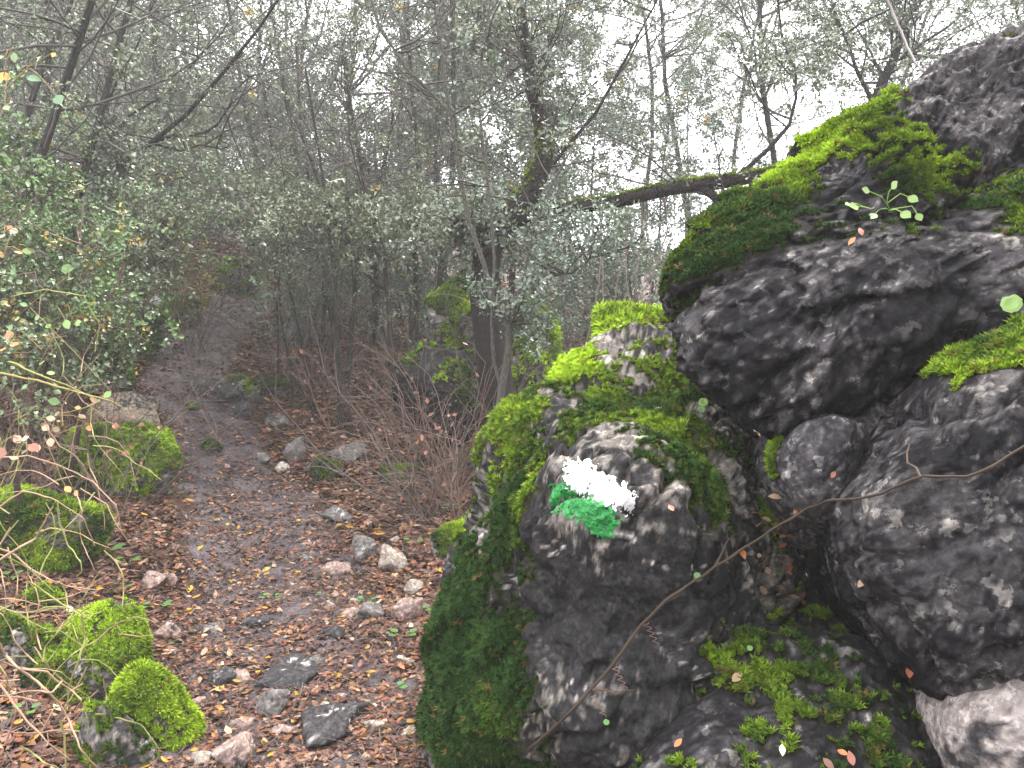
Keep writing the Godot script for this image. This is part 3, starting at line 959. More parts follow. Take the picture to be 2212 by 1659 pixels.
	b.spots = spots([[1520, 620, 2.18, 0.14, 0.8], [1620, 560, 2.12, 0.14, 0.6], [1900, 210, 2.5, 0.16, 0.5], [1750, 320, 2.4, 0.2, 0.55], [1930, 270, 2.32, 0.14, 0.4], [1950, 340, 2.25, 0.14, 0.4], [2150, 330, 2.2, 0.16, 0.5], [2120, 460, 2.0, 0.2, 0.6], [1620, 460, 2.3, 0.2, 0.55], [1550, 560, 2.2, 0.2, 0.5], [1750, 460, 2.15, 0.2, 0.35], [1850, 540, 2.0, 0.12, 0.3], [1800, 400, 2.25, 0.1, -0.35],
		[2080, 170, 2.4, 0.22, -0.9], [2180, 170, 2.35, 0.2, -1.0], [2000, 220, 2.45, 0.1, -0.6], [1700, 680, 1.95, 0.2, -0.9], [1850, 720, 1.86, 0.25, -1.0], [2050, 640, 1.85, 0.2, -0.9], [1600, 700, 2.05, 0.12, -0.6], [1700, 840, 1.93, 0.2, -0.8]])
	for q in [[1640, 440], [1700, 375], [1760, 310], [1830, 275], [1890, 235], [1950, 192], [2010, 150], [2070, 120], [2130, 95], [2190, 75]]:
		b.spots.append([on_rock(q[0], q[1], [b]), 0.05, 0.9])
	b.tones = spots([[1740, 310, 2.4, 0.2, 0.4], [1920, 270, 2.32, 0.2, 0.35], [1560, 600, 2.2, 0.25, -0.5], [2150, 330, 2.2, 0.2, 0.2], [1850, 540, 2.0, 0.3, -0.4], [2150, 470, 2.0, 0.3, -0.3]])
	b.bare = spots([[2100, 160, 2.4, 0.3, 0.6], [1765, 745, 1.87, 0.07, 1.0], [2200, 560, 1.85, 0.08, 0.8], [1560, 680, 2.1, 0.1, 0.4], [1900, 800, 1.9, 0.3, -0.3]])
	bigs.append(b)
	make_rock(b, "overhanging_boulder", "huge dark boulder with moss capped top overhanging at upper right", "boulder")

	# the dark boulder at the lower right
	pts = seen_points([[2280, 670, 1.75], [2150, 750, 1.72], [2090, 778, 1.72], [2010, 825, 1.76], [1955, 890, 1.76], [1945, 940, 1.73], [1910, 1000, 1.7], [1850, 1062, 1.7], [1840, 1150, 1.66], [1870, 1270, 1.62], [1910, 1335, 1.6], [1960, 1420, 1.56], [2060, 1500, 1.54], [2150, 1620, 1.6], [2300, 1700, 1.6],
		[2000, 950, 1.6], [2100, 850, 1.6], [2100, 1100, 1.5], [1930, 1150, 1.56], [2000, 1300, 1.5], [2150, 1350, 1.44], [2200, 1000, 1.5], [2420, 900, 1.5], [2420, 1300, 1.42], [2500, 1100, 1.5], [2500, 700, 1.7]])
	c = at(2200, 1130, 2.15)
	pts.append_array([c + Vector3(0, 0.2, -0.7), c + Vector3(0.7, 0.1, -0.3), c + Vector3(-0.3, -0.2, -0.5), c + Vector3(0.1, -0.6, -0.2), c + Vector3(0.6, -0.5, 0.3), c + Vector3(0.1, -0.7, 0.25), c + Vector3(-0.15, -0.55, 0.15)])
	var d := sculpt(c, pts, 18.0, 0.03)
	d.merge({"amp": 0.075, "cells": 360, "moss": -0.75, "moss_up": 0.5, "tuft": 0.011, "density": 40000.0, "seed": 5, "skin": "dark_limestone", "base": Color(0.24, 0.23, 0.23), "crust": Color(0.075, 0.073, 0.078), "lichen": Color(0.5, 0.47, 0.45), "crusted": 0.3, "lichened": 0.6, "squeeze": 1.2})
	d.cracks = crack_line([[1885, 920, 1.75], [1990, 1010, 1.62], [2080, 1060, 1.55]], 0.018, 0.02) + crack_line([[2300, 1330, 1.45], [2150, 1400, 1.46], [2080, 1420, 1.5]], 0.02, 0.03)
	d.spots = spots([[2100, 730, 1.72, 0.12, 1.1], [2200, 720, 1.7, 0.15, 1.0]])
	d.bare = spots([[2000, 1150, 1.56, 0.12, 0.5], [2150, 1250, 1.48, 0.2, 0.3], [1860, 1130, 1.66, 0.08, 0.4]])
	bigs.append(d)
	make_rock(d, "dark_boulder", "blackened lichen flecked boulder at the right edge below the overhang", "boulder")

	# the wedge between them
	c = at(1790, 1000, 2.1)
	pts = seen_points([[1662, 980, 2.1], [1672, 930, 2.05], [1720, 895, 2.0], [1780, 885, 1.98], [1860, 880, 1.95], [1900, 870, 1.95], [1880, 930, 1.9], [1840, 1000, 1.86], [1790, 1060, 1.84], [1740, 1090, 1.88], [1670, 1050, 2.0], [1760, 960, 1.84], [1820, 930, 1.85]])
	pts.append_array([c + Vector3(0, 0, -0.4), c + Vector3(0.2, 0.1, -0.3), c + Vector3(0, -0.25, -0.1), c + Vector3(-0.1, -0.2, -0.25)])
	var e := sculpt(c, pts, 12.0, 0.03)
	e.merge({"amp": 0.03, "freq": 1.8, "cells": 170, "moss": -0.6, "moss_up": 0.3, "tuft": 0.011, "density": 42000.0, "seed": 6, "skin": "dark_limestone", "base": Color(0.5, 0.48, 0.48), "crust": Color(0.25, 0.24, 0.25), "lichened": 0.4})
	e.spots = spots([[1680, 960, 2.0, 0.07, 1.3], [1690, 1020, 1.98, 0.06, 1.2], [1790, 890, 1.98, 0.05, 0.8]])
	bigs.append(e)
	make_rock(e, "wedged_stone", "small lichened stone wedged in the dark gap between the big boulders", "boulder")

	# the pale stone in the corner
	c = at(2220, 1600, 1.75)
	pts = seen_points([[2065, 1510, 1.55], [2110, 1455, 1.55], [2210, 1430, 1.52], [2090, 1580, 1.5], [2130, 1640, 1.46], [2190, 1720, 1.44], [2350, 1480, 1.45], [2350, 1700, 1.4], [2200, 1560, 1.43]])
	pts.append_array([c + Vector3(0, 0, -0.3), c + Vector3(0.2, -0.2, 0.1), c + Vector3(-0.1, -0.2, -0.1), c + Vector3(0.25, 0.05, 0)])
	e = sculpt(c, pts, 9.0, 0.03)
	e.merge({"amp": 0.014, "freq": 1.2, "cells": 130, "moss": -2.0, "seed": 7, "base": Color(0.46, 0.41, 0.39), "crusted": -0.3, "lichened": 0.5})
	bigs.append(e)
	make_rock(e, "pale_stone", "pale pinkish stone with black crust in the lower right corner", "stone")

	# the low mass at the boulders' feet
	c = at(1700, 1900, 2.1)
	pts = seen_points([[1640, 1230, 2.5], [1760, 1260, 2.35], [1700, 1360, 2.02], [1850, 1380, 1.85], [1560, 1400, 1.82], [1500, 1520, 1.72], [1700, 1480, 1.7], [1880, 1530, 1.64], [2020, 1640, 1.55], [1600, 1640, 1.52], [1400, 1700, 1.55], [1800, 1660, 1.5], [2100, 1750, 1.55], [1980, 1480, 1.75]])
	pts.append_array([c + Vector3(0, 0.5, -0.8), c + Vector3(0.7, 0.3, -0.4), c + Vector3(-0.6, 0, 0), c + Vector3(0, -0.6, 0), c + Vector3(0, -0.2, 0.8), c + Vector3(0.6, -0.1, 0.4)])
	e = sculpt(c, pts, 16.0, 0.03)
	e.merge({"amp": 0.06, "cells": 300, "moss": -0.24, "moss_up": 0.42, "tuft": 0.012, "density": 36000.0, "seed": 8, "skin": "dark_limestone", "base": Color(0.26, 0.25, 0.25), "crust": Color(0.1, 0.097, 0.1), "crusted": 0.3, "lichened": 0.62, "moss_light": -0.15, "front": Vector3(0, 0.75, 0.66)})  # moss colour toned down here to stand for the deep shade
	e.spots = spots([[1900, 1620, 1.55, 0.12, 0.4], [1660, 1650, 1.52, 0.12, 0.6], [1350, 1530, 1.7, 0.15, 0.6]])
	bigs.append(e)
	make_rock(e, "sunken_boulder", "low half buried mossy boulder in the gloom at the foot of the others", "boulder")
	# hump behind
	wayside_rock(1300, 1475, 668, 830, {"d": 3.5, "planes": 10, "cells": 110, "moss": 0.5, "moss_up": 0.3, "tuft": 0.026, "density": 22000.0, "seed": 9, "moss_light": 0.35}, "moss_hump", "stone humped with long yellow green moss behind the painted boulder")


# ragged paint laid on the rock's own surface, a film about 2 mm thick
func paint_stroke(k: Dictionary, root: Node3D, outline: Array, d: float, material: String, called: String, label: String) -> void:
	var poly := PackedVector2Array()
	var lo := Vector2(1e9, 1e9)
	var hi := -lo
	for q in outline:
		poly.append(Vector2(q[0], q[1]) + (Vector2(q[0], q[1]) - Vector2(1280, 1078)) * 0.06)
		lo = lo.min(poly[-1]); hi = hi.max(poly[-1])
	poly = Geometry2D.offset_polygon(poly, 7.0)[0]
	lo -= Vector2(24, 24); hi += Vector2(24, 24)
	var step := 1.9
	var nx := int((hi.x - lo.x) / step)
	var ny := int((hi.y - lo.y) / step)
	var b := Buf.new()
	var grid := PackedInt32Array()
	var foot: Vector3 = k.foot
	for y in ny + 1:
		for x in nx + 1:
			var q := lo + Vector2(x, y) * step
			var jag := Vector2(fine.get_noise_2d(q.x * 0.05, q.y * 0.05), fine.get_noise_2d(q.x * 0.05 + 50, q.y * 0.05)) * 9.0 + Vector2(fine.get_noise_2d(q.x * 0.16, q.y * 0.16), fine.get_noise_2d(q.x * 0.16 + 50, q.y * 0.16)) * 4.0
			var inside := Geometry2D.is_point_in_polygon(q + jag, poly)
			if not inside:
				grid.append(-1)
				continue
			var p := on_rock(q.x, q.y, [k])
			var dir: Vector3 = (p - k.centre).normalized()
			if inside and fine.get_noise_3dv(p * 60.0) + 0.6 * fine.get_noise_3dv(p * 120.0) > 1.2: inside = false      # specks the brush missed
			grid.append(b.v.size() if inside else -1)
			if inside:
				b.v.append(p + dir * 0.003 - foot); b.n.append(dir); b.c.append(Color.WHITE)
	for y in ny:
		for x in nx:
			var i := y * (nx + 1) + x
			var g := [grid[i], grid[i + 1], grid[i + nx + 1], grid[i + nx + 2]]
			if g[0] >= 0 and g[1] >= 0 and g[2] >= 0: b.i.append_array([g[0], g[1], g[2]])
			if g[1] >= 0 and g[2] >= 0 and g[3] >= 0: b.i.append_array([g[1], g[3], g[2]])
	var o := part(called, b.mesh(M[material], false), root)
	o.set_meta("label", label)


# where a line of sight meets the nearest of the boulders in the list
func on_rock(px: float, py: float, list: Array, coarse := 0.05) -> Vector3:
	var dir := (at(px, py, 1.0) - EYE)
	var best := 9.0
	for k in list:
		var t := 1.1
		while t < minf(best, 3.4):
			var p := EYE + dir * t
			var e: Vector3 = p - k.centre
			if e.length() < reach(k, e.normalized()) + 0.06:
				var lo := t - coarse
				var hi := t + coarse * 3.0
				for s in 9:
					var m := (lo + hi) * 0.5
					e = EYE + dir * m - k.centre
					if e.length() < (rock_surface(k, e.normalized()) - k.centre).length(): hi = m
					else: lo = m
				if hi < t + coarse * 2.98:
					best = minf(best, hi)
					break
			t += coarse
	return EYE + dir * (best if best < 8.9 else 2.4)


const DEEP := {"moss": 0.25, "moss_up": 0.5}

func make_wayside() -> void:
	var L := "left of the path"
	wayside_rock(148, 366, 915, 1078, {"cells": 130, "moss": 0.6, "moss_up": 0.5, "tuft": 0.02, "density": 17000.0, "seed": 21, "planes": 11, "yaw": 0.4, "moss_light": 0.05, "blunt": 8.0}, "mossy_boulder", "rounded boulder blanketed in green moss left of the path, a pale flat stone behind it")
	wayside_rock(205, 345, 858, 925, {"cells": 70, "moss": -0.55, "moss_up": 0.4, "tuft": 0.016, "density": 14000.0, "seed": 22, "planes": 9, "base": Color(0.36, 0.3, 0.23), "crusted": -0.15, "deep": 0.6, "yaw": 0.5}, "flat_stone", "flat tan stone with yellowish lichen just behind the rounded mossy boulder")
	wayside_rock(205, 352, 688, 772, {"cells": 100, "moss": 0.4, "moss_up": 0.7, "tuft": 0.025, "density": 10000.0, "seed": 23, "planes": 10, "moss_light": -0.05}, "mossy_boulder", "dark mossy boulder with black shaded foot on the left bank, farther up the path")
	wayside_rock(125, 278, 735, 845, {"cells": 90, "moss": 0.5, "moss_up": 0.5, "tuft": 0.022, "density": 11000.0, "seed": 24, "planes": 10, "moss_light": -0.12}, "mossy_boulder", "dull dark green mossy boulder tucked below the bushes on the left bank")
	wayside_rock(-30, 208, 1050, 1245, {"cells": 120, "moss": 0.5, "moss_up": 0.5, "tuft": 0.017, "density": 18000.0, "seed": 25, "planes": 10, "yaw": 0.3, "moss_light": -0.05}, "mossy_boulder", "sloping moss covered boulder at the left edge under bramble stems")
	wayside_rock(145, 332, 1270, 1490, {"cells": 130, "moss": 0.5, "moss_up": 0.4, "tuft": 0.015, "density": 24000.0, "seed": 26, "planes": 15, "blunt": 6.0, "rough": 0.09, "moss_light": 0.25}, "mossy_boulder", "squat boulder thick with bright yellow green moss, lower left")
	wayside_rock(70, 256, 1395, 1525, {"cells": 110, "moss": 0.42, "moss_up": 0.5, "tuft": 0.013, "density": 24000.0, "seed": 27, "planes": 12, "crusted": 0.05, "moss_light": -0.2, "deep": 0.55}, "grey_stone", "grey stone with dark moss in front of the squat bright mossy boulder")
	wayside_rock(228, 442, 1360, 1740, {"cells": 140, "moss": 0.8, "moss_up": 0.45, "tuft": 0.014, "density": 28000.0, "seed": 28, "planes": 18, "moss_light": 0.65, "d": 2.8, "blunt": 5.0, "rough": 0.08}, "mossy_boulder", "nearest boulder with a dome of vivid green moss at the bottom left")
	wayside_rock(170, 345, 1520, 1720, {"cells": 110, "moss": 0.4, "moss_up": 0.6, "tuft": 0.014, "density": 26000.0, "seed": 29, "planes": 11, "d": 2.66, "moss_light": 0.1, "deep": 0.5}, "mossy_stone", "lower moss shelf of dark stone leaning on the vivid green dome")
	wayside_rock(-40, 108, 1328, 1448, {"cells": 90, "moss": 0.15, "moss_up": 0.5, "tuft": 0.014, "density": 20000.0, "seed": 30, "planes": 10, "lichened": 0.4, "moss_light": -0.2}, "grey_stone", "grey lichened stone cut by the left edge, level with the squat bright boulder")
	wayside_rock(62, 136, 1272, 1316, {"cells": 50, "moss": 0.3, "moss_up": 0.4, "tuft": 0.014, "density": 20000.0, "seed": 31}, "mossy_stone", "small low mossy stone behind the squat bright boulder")
	wayside_rock(398, 505, 812, 868, {"cells": 70, "moss": -0.45, "moss_up": 0.4, "tuft": 0.018, "density": 10000.0, "seed": 32, "deep": 0.5, "crusted": 0.0, "base": Color(0.15, 0.13, 0.13)}, "step_stone", "bare grey stone forming the left end of the step across the path")
	wayside_rock(480, 566, 818, 872, {"cells": 70, "moss": 0.2, "moss_up": 0.5, "tuft": 0.022, "density": 10000.0, "seed": 33, "deep": 0.5, "moss_light": -0.1}, "step_stone", "mossy stone in the middle of the step across the path")
	wayside_rock(548, 622, 818, 862, {"cells": 60, "moss": 0.2, "moss_up": 0.5, "tuft": 0.022, "density": 10000.0, "seed": 34, "deep": 0.5, "moss_light": -0.15}, "step_stone", "mossy stone at the right end of the step across the path")
	wayside_rock(350, 430, 645, 712, {"cells": 70, "moss": 0.3, "moss_up": 0.4, "tuft": 0.035, "density": 5000.0, "seed": 35, "moss_light": 0.1}, "mossy_boulder", "yellowish mossy rock on the far left bank beside the small painted stone")
	wayside_rock(488, 548, 565, 642, {"cells": 70, "moss": 0.35, "moss_up": 0.3, "tuft": 0.035, "density": 5000.0, "seed": 36, "planes": 8}, "mossy_boulder", "tilted slab of mossy rock where the path bends out of sight")
	wayside_rock(545, 672, 515, 632, {"cells": 70, "moss": -2.0, "seed": 37, "planes": 9, "base": Color(0.3, 0.26, 0.26), "crusted": -0.1, "d": 14.5}, "rock_face", "pale grey rock face above the bend of the path")
	wayside_rock(578, 664, 695, 748, {"cells": 60, "moss": -0.3, "moss_up": 0.5, "tuft": 0.02, "density": 8000.0, "seed": 38, "base": Color(0.2, 0.19, 0.19)}, "grey_stone", "grey blocky stone at the foot of the slender stem right of the path")
	wayside_rock(560, 600, 690, 708, {"cells": 36, "moss": -2.0, "seed": 39, "base": Color(0.36, 0.3, 0.27), "crusted": -0.3}, "pale_stone", "small pale stone beside the grey blocky stone right of the path")
	wayside_rock(930, 1045, 605, 745, {"d": 6.8, "cells": 90, "moss": 0.4, "moss_up": 0.4, "tuft": 0.03, "density": 7000.0, "seed": 40}, "mossy_boulder", "olive mossy boulder behind the oak trunk, on its left")
	wayside_rock(1105, 1205, 655, 830, {"d": 6.2, "cells": 100, "moss": 0.4, "moss_up": 0.4, "tuft": 0.03, "density": 8000.0, "seed": 41, "moss_light": 0.3, "planes": 9}, "mossy_boulder", "bright yellow green mossy boulder to the right of the oak trunk")
	wayside_rock(880, 1080, 760, 930, {"d": 6.1, "cells": 110, "moss": 0.0, "moss_up": 0.4, "tuft": 0.026, "density": 9000.0, "seed": 42, "skin": "dark_limestone", "base": Color(0.2, 0.19, 0.2), "crust": Color(0.1, 0.1, 0.1), "crusted": 0.5, "moss_light": -0.1}, "dark_boulder", "dark boulder in the hollow at the foot of the oak trunk")
	wayside_rock(942, 1030, 1118, 1210, {"cells": 80, "moss": 0.2, "moss_up": 0.6, "tuft": 0.016, "density": 18000.0, "seed": 43}, "mossy_stone", "mossy topped stone against the left flank of the painted boulder")
	# small painted stone up the bank
	var k := {"cells": 50, "moss": -2.0, "seed": 44, "planes": 9, "base": Color(0.75, 0.78, 0.77), "crusted": -2.0, "lichened": 3.0, "rough": 0.06}
	var o := wayside_rock(322, 352, 641, 664, k, "painted_stone", "small stone painted white and green on the far left bank")
	k = {"cells": 50, "moss": -2.0, "seed": 45, "planes": 9, "base": Color(0.02, 0.36, 0.13), "crusted": -2.0, "lichened": 3.0, "rough": 0.06}
	var o2 := wayside_rock(344, 368, 641, 665, k, "green_painted_face", "green painted face")
	var w := o2.position
	remove_child(o2)
	o2.remove_meta("category"); o2.set_meta("label", "green painted face")
	o2.name = "green_painted_face"
	o.add_child(o2)
	o2.position = w - o.position


func make_stones() -> void:
	var dark := Color(0.085, 0.08, 0.085)
	var grey := Color(0.2, 0.185, 0.18)
	var pale := Color(0.42, 0.36, 0.31)
	var pink := Color(0.38, 0.28, 0.25)
	var list := [
		[655, 792, 1515, 1598, dark, "big dark rounded stone at the bottom of the path", -0.9, 0.05], [555, 705, 1425, 1492, dark, "broad flat dark stone sunk in the path", -0.9, 0.0], [553, 622, 1488, 1552, grey, "rough grey stone between the two dark path stones", -2.0, -0.1],
		[472, 552, 1588, 1672, pink, "rough pinkish grey stone at the bottom edge of the path", -2.0, -0.1], [588, 645, 1568, 1602, pink, "flat pink stone beside the big dark path stone", -2.0, -0.3], [412, 462, 1622, 1668, pale, "small round tan stone next to the vivid mossy dome", -2.0, -0.2],
		[445, 520, 1440, 1492, dark, "low dark stone with a moss cap left of the flat path stone", -0.35, 0.0], [500, 545, 1452, 1486, pink, "reddish stone touching the moss capped path stone", -2.0, -0.2],
		[818, 878, 1182, 1238, pale, "pale cream block beside the path, upper of the pale stones", -2.0, -0.4], [766, 812, 1158, 1212, grey, "upright grey green stone left of the cream block", -0.6, -0.1], [868, 912, 1252, 1288, pale, "tan stone near the painted boulder's flank", -2.0, -0.3],
		[768, 824, 1302, 1342, grey, "smooth grey stone below the tan ones", -2.0, -0.2], [742, 782, 1312, 1344, pink, "pinkish stone touching the smooth grey one", -2.0, -0.3], [842, 912, 1298, 1345, pink, "long pink stone with a white edge", -2.0, -0.4],
		[613, 662, 952, 995, grey, "three cornered grey stone right of the path", -2.0, -0.3], [718, 798, 962, 994, grey, "long flat grey stone under the bare stems", -2.0, -0.2], [592, 628, 1000, 1020, Color(0.6, 0.55, 0.5), "small white stone beside the path", -2.0, -0.6],
		[675, 732, 988, 1038, dark, "green mossy lump right of the white stone", 0.2, 0.0], [822, 892, 1002, 1048, dark, "low mossy lump near the bare thicket", 0.2, 0.0], [718, 762, 1218, 1250, pink, "flat pinkish white stone left of the cream block", -2.0, -0.4],
		[545, 582, 980, 1002, grey, "small grey stone by the path's right edge", -2.0, -0.1], [500, 545, 868, 905, dark, "black stump like stone below the step", -2.0, 0.3], [570, 622, 895, 925, grey, "brownish stone right of the black one", -0.4, 0.0],
		[404, 440, 872, 890, dark, "little moss cushion in the path below the step", 0.3, 0.0], [430, 478, 958, 982, dark, "moss cushion in the middle of the path", 0.3, 0.0], [700, 760, 1095, 1130, grey, "grey stone sunk in leaves right of the path", -0.8, 0.0],
		[520, 590, 1330, 1362, dark, "dark stone just showing through the path's leaves", -2.0, 0.0], [430, 500, 1345, 1372, grey, "grey flat stone in the path's left side", -0.9, 0.0], [305, 350, 1240, 1275, pink, "reddish stone among leaves left of the path", -2.0, -0.2],
		[345, 385, 1238, 1268, pink, "second reddish stone among leaves left of the path", -2.0, -0.1], [700, 745, 1350, 1385, dark, "dark low stone right of the path's middle", -2.0, 0.1], [340, 392, 1345, 1385, pink, "brown pink stone right of the squat bright boulder", -2.0, -0.1],
		[350, 380, 1402, 1420, Color(0.6, 0.55, 0.52), "white chip of stone beside the squat bright boulder", -2.0, -0.6], [640, 692, 1190, 1212, grey, "flat grey chip in the path's right side", -2.0, -0.1], [210, 262, 1315, 1345, grey, "grey slab leaning behind the squat bright boulder", -2.0, 0.0]]
	var n := 0
	for q in list:
		n += 1
		var wide: float = q[1] - q[0]
		wayside_rock(q[0], q[1], q[2], q[3], {"cells": int(clampf(wide * 0.55, 24, 60)), "moss": q[6], "moss_up": 0.5, "tuft": 0.012, "density": 20000.0, "seed": 100 + n, "planes": 8 + n % 4, "base": q[4] * 1.05, "crusted": q[7] * 2.0 - 0.15, "lichened": 0.7, "yaw": n * 0.7, "blunt": 16.0, "rough": 0.16}, "path_stone", q[5])
	for k in 46:                                                  # chips of limestone in the litter
		var x := rng.randf_range(330, 930)
		var y := rng.randf_range(900, 1600)
		if rng.randf() < 0.6: x = rng.randf_range(620, 930)
		var p := ground_at(x, y)
		var s := rng.randf_range(0.025, 0.07)
		var kk := cut(p + Vector3.UP * s * 0.12, Vector3(s * rng.randf_range(0.8, 1.5), s * 0.7, s), rng.randf() * TAU, 8, 300 + k, 18.0)
		kk.merge({"amp": s * 0.15, "freq": 5.0, "moss": -2.0, "cells": 14, "base": [pale, grey, pink][k % 3] * 1.1, "crusted": -0.9, "lichened": 0.8})
		var where: String = "in the leaves right of the path" if path_near(p.x, p.z) > 1.0 else "on the trodden path"
		make_rock(kk, "stone_chip", "%s limestone chip lying %s" % [["cream", "grey", "pinkish"][k % 3], where], "stone", "small limestone chips among the fallen leaves")


func make_trees() -> void:
	var dull := [Color(0.055, 0.072, 0.04), Color(0.16, 0.19, 0.115)]
	var grey := [Color(0.065, 0.083, 0.06), Color(0.18, 0.21, 0.15)]
	# the old oak
	var d := 5.6
	var trunk := seen_points([[1088, 1010, d], [1078, 900, d], [1066, 780, d], [1048, 640, d], [1052, 540, d], [1092, 480, d], [1140, 425, d], [1175, 350, d], [1172, 270, d], [1150, 190, d], [1138, 110, d], [1125, 20, d]])
	var arm := seen_points([[1100, 480, d], [1200, 452, 5.5], [1320, 437, 5.4], [1450, 407, 5.2], [1570, 392, 5.1], [1700, 372, 5.0], [1900, 330, 5.0]])
	var arm2 := seen_points([[1510, 400, 5.15], [1545, 428, 5.1], [1585, 448, 5.1], [1660, 440, 5.1]])
	var arm3 := seen_points([[1590, 385, 5.1], [1660, 322, 5.15], [1705, 270, 5.2], [1720, 210, 5.3], [1718, 150, 5.3], [1690, 90, 5.4], [1680, 0, 5.4]])
	var stub := seen_points([[1062, 560, d], [1028, 500, 5.5], [1022, 488, 5.5]])
	var arm4 := seen_points([[1140, 420, d], [1215, 330, 5.6], [1290, 240, 5.6], [1350, 130, 5.6], [1420, 0, 5.6]])
	grow({"trunk": trunk, "r0": 0.135, "r1": 0.03, "sides": 14, "arms": [[arm, 0.05, 0.036], [arm2, 0.03, 0.012], [arm3, 0.016, 0.006], [stub, 0.09, 0.06], [arm4, 0.016, 0.006]], "limbs": 64, "reach": 0.7, "lift": 0.15, "trunk_share": 5, "thickest": 0.011, "from": 0.52, "sprigs": 6400, "size": 0.95, "tone": grey, "kinds": S.near, "bark": Color(0.036, 0.03, 0.028)}, "oak_tree", "old oak with a leaning trunk and a long limb reaching right over the boulders", "tree")
	var oak := get_child(get_child_count() - 1)
	var lm := PackedFloat32Array()
	for src in [[arm, 0.046, 1500], [trunk.slice(4, 9), 0.1, 700]]:
		for k in src[2]:
			var t: float = rng.randf() * (src[0].size() - 1.001)
			var p: Vector3 = src[0][int(t)].lerp(src[0][int(t) + 1], t - int(t))
			if soft.get_noise_3dv(p * 3.0) < -0.05: continue
			var up := (Vector3(rng.randf_range(-1, 1), 1.0, rng.randf_range(-1, 1))).normalized()
			put(lm, turned(up, rng.randf() * TAU).scaled(Vector3.ONE * rng.randf_range(0.012, 0.026)), p + up * src[1] * 0.9 - oak.position, Color(0.06, 0.1, 0.012).lerp(Color(0.2, 0.27, 0.02), rng.randf()))
	many("limb_moss", S.moss[1], lm, oak)
	# the forked sapling before it
	d = 4.2
	trunk = seen_points([[1070, 980, d], [1076, 900, d], [1085, 830, d], [1098, 760, d], [1100, 700, d]])
	var a1 := seen_points([[1100, 705, d], [1088, 680, d], [1062, 640, d], [1045, 570, d], [1012, 475, d], [985, 335, d], [975, 250, d], [945, 215, d], [880, 150, d], [820, 60, d], [785, -60, d]])
	var a2 := seen_points([[1100, 705, d], [1118, 650, d], [1132, 590, 4.25], [1148, 520, 4.3], [1170, 440, 4.3], [1230, 330, 4.3]])
	var a3 := seen_points([[1082, 835, d], [1066, 780, d], [1062, 700, d], [1068, 560, d], [1060, 450, d], [1048, 350, d], [1035, 240, d], [1040, 120, d], [1060, 0, d]])
	var a4 := seen_points([[975, 252, d], [962, 190, d], [958, 120, d], [942, 40, d], [935, -60, d]])
	var a5 := seen_points([[1125, 620, 4.2], [1180, 595, 4.2], [1235, 590, 4.2], [1300, 540, 4.2]])
	grow({"trunk": trunk, "r0": 0.021, "r1": 0.018, "sides": 8, "arms": [[a1, 0.016, 0.007], [a2, 0.012, 0.005], [a3, 0.01, 0.005], [a4, 0.01, 0.005], [a5, 0.009, 0.004]], "limbs": 52, "reach": 0.34, "arm_from": 0.38, "from": 0.98, "sprigs": 750, "size": 0.72, "tone": [Color(0.07, 0.1, 0.075), Color(0.15, 0.19, 0.14)], "kinds": S.near, "bark": Color(0.15, 0.14, 0.12), "twigs": Color(0.05, 0.045, 0.04), "subs": 3}, "forked_sapling", "pale barked forked sapling standing in front of the old oak", "tree")
	# slender stems between the path and the oak
	var stems := [
		[[[640, 755], [634, 690], [630, 620], [612, 480], [595, 390], [580, 260], [560, 120]], 9.6, 0.032, "slender dark stem beside the path, nearest to the path of the thin trunks"],
		[[[735, 925], [732, 840], [727, 720], [724, 610], [705, 450], [690, 330], [660, 150]], 6.6, 0.017, "thin straight stem left of the forked thicket stems"],
		[[[852, 880], [846, 760], [838, 640], [828, 540], [792, 430], [768, 290], [740, 120]], 6.8, 0.024, "slim stem bending left at head height in the thicket"],
		[[[815, 745], [812, 620], [800, 480], [790, 360], [756, 270], [745, 120]], 7.6, 0.04, "dark mossy stem of middling girth in the thicket"],
		[[[868, 655], [820, 615], [782, 585], [742, 515], [690, 400], [640, 260]], 7.0, 0.018, "stem slanting up to the left across the thicket"],
		[[[755, 800], [760, 690], [775, 560], [786, 480], [830, 360], [850, 240]], 7.2, 0.022, "thin trunk leaning right behind the middling stem"],
		[[[690, 800], [700, 680], [700, 560], [672, 420], [650, 280], [640, 100]], 8.8, 0.024, "thin trunk behind the straight stem, deeper in the thicket"],
		[[[905, 800], [900, 640], [896, 500], [905, 360], [890, 200], [880, 40]], 7.8, 0.03, "upright dim stem just left of the oak"],
		[[[955, 760], [948, 620], [955, 500], [940, 330], [950, 120]], 8.2, 0.026, "dim stem close behind the oak's left side"]]
	for q in stems:
		var pts := []
		for p in q[0]: pts.append(at(p[0], p[1], q[1]))
		grow({"trunk": pts, "r0": q[2] * 1.1, "r1": q[2] * 0.5, "limbs": 22, "reach": 1.0, "from": 0.45, "sprigs": 600, "size": 0.95, "tone": dull, "bark": Color(0.06, 0.053, 0.05), "gold": 0.01}, "thin_tree", q[3], "tree", "slender trees of the thicket right of the path")
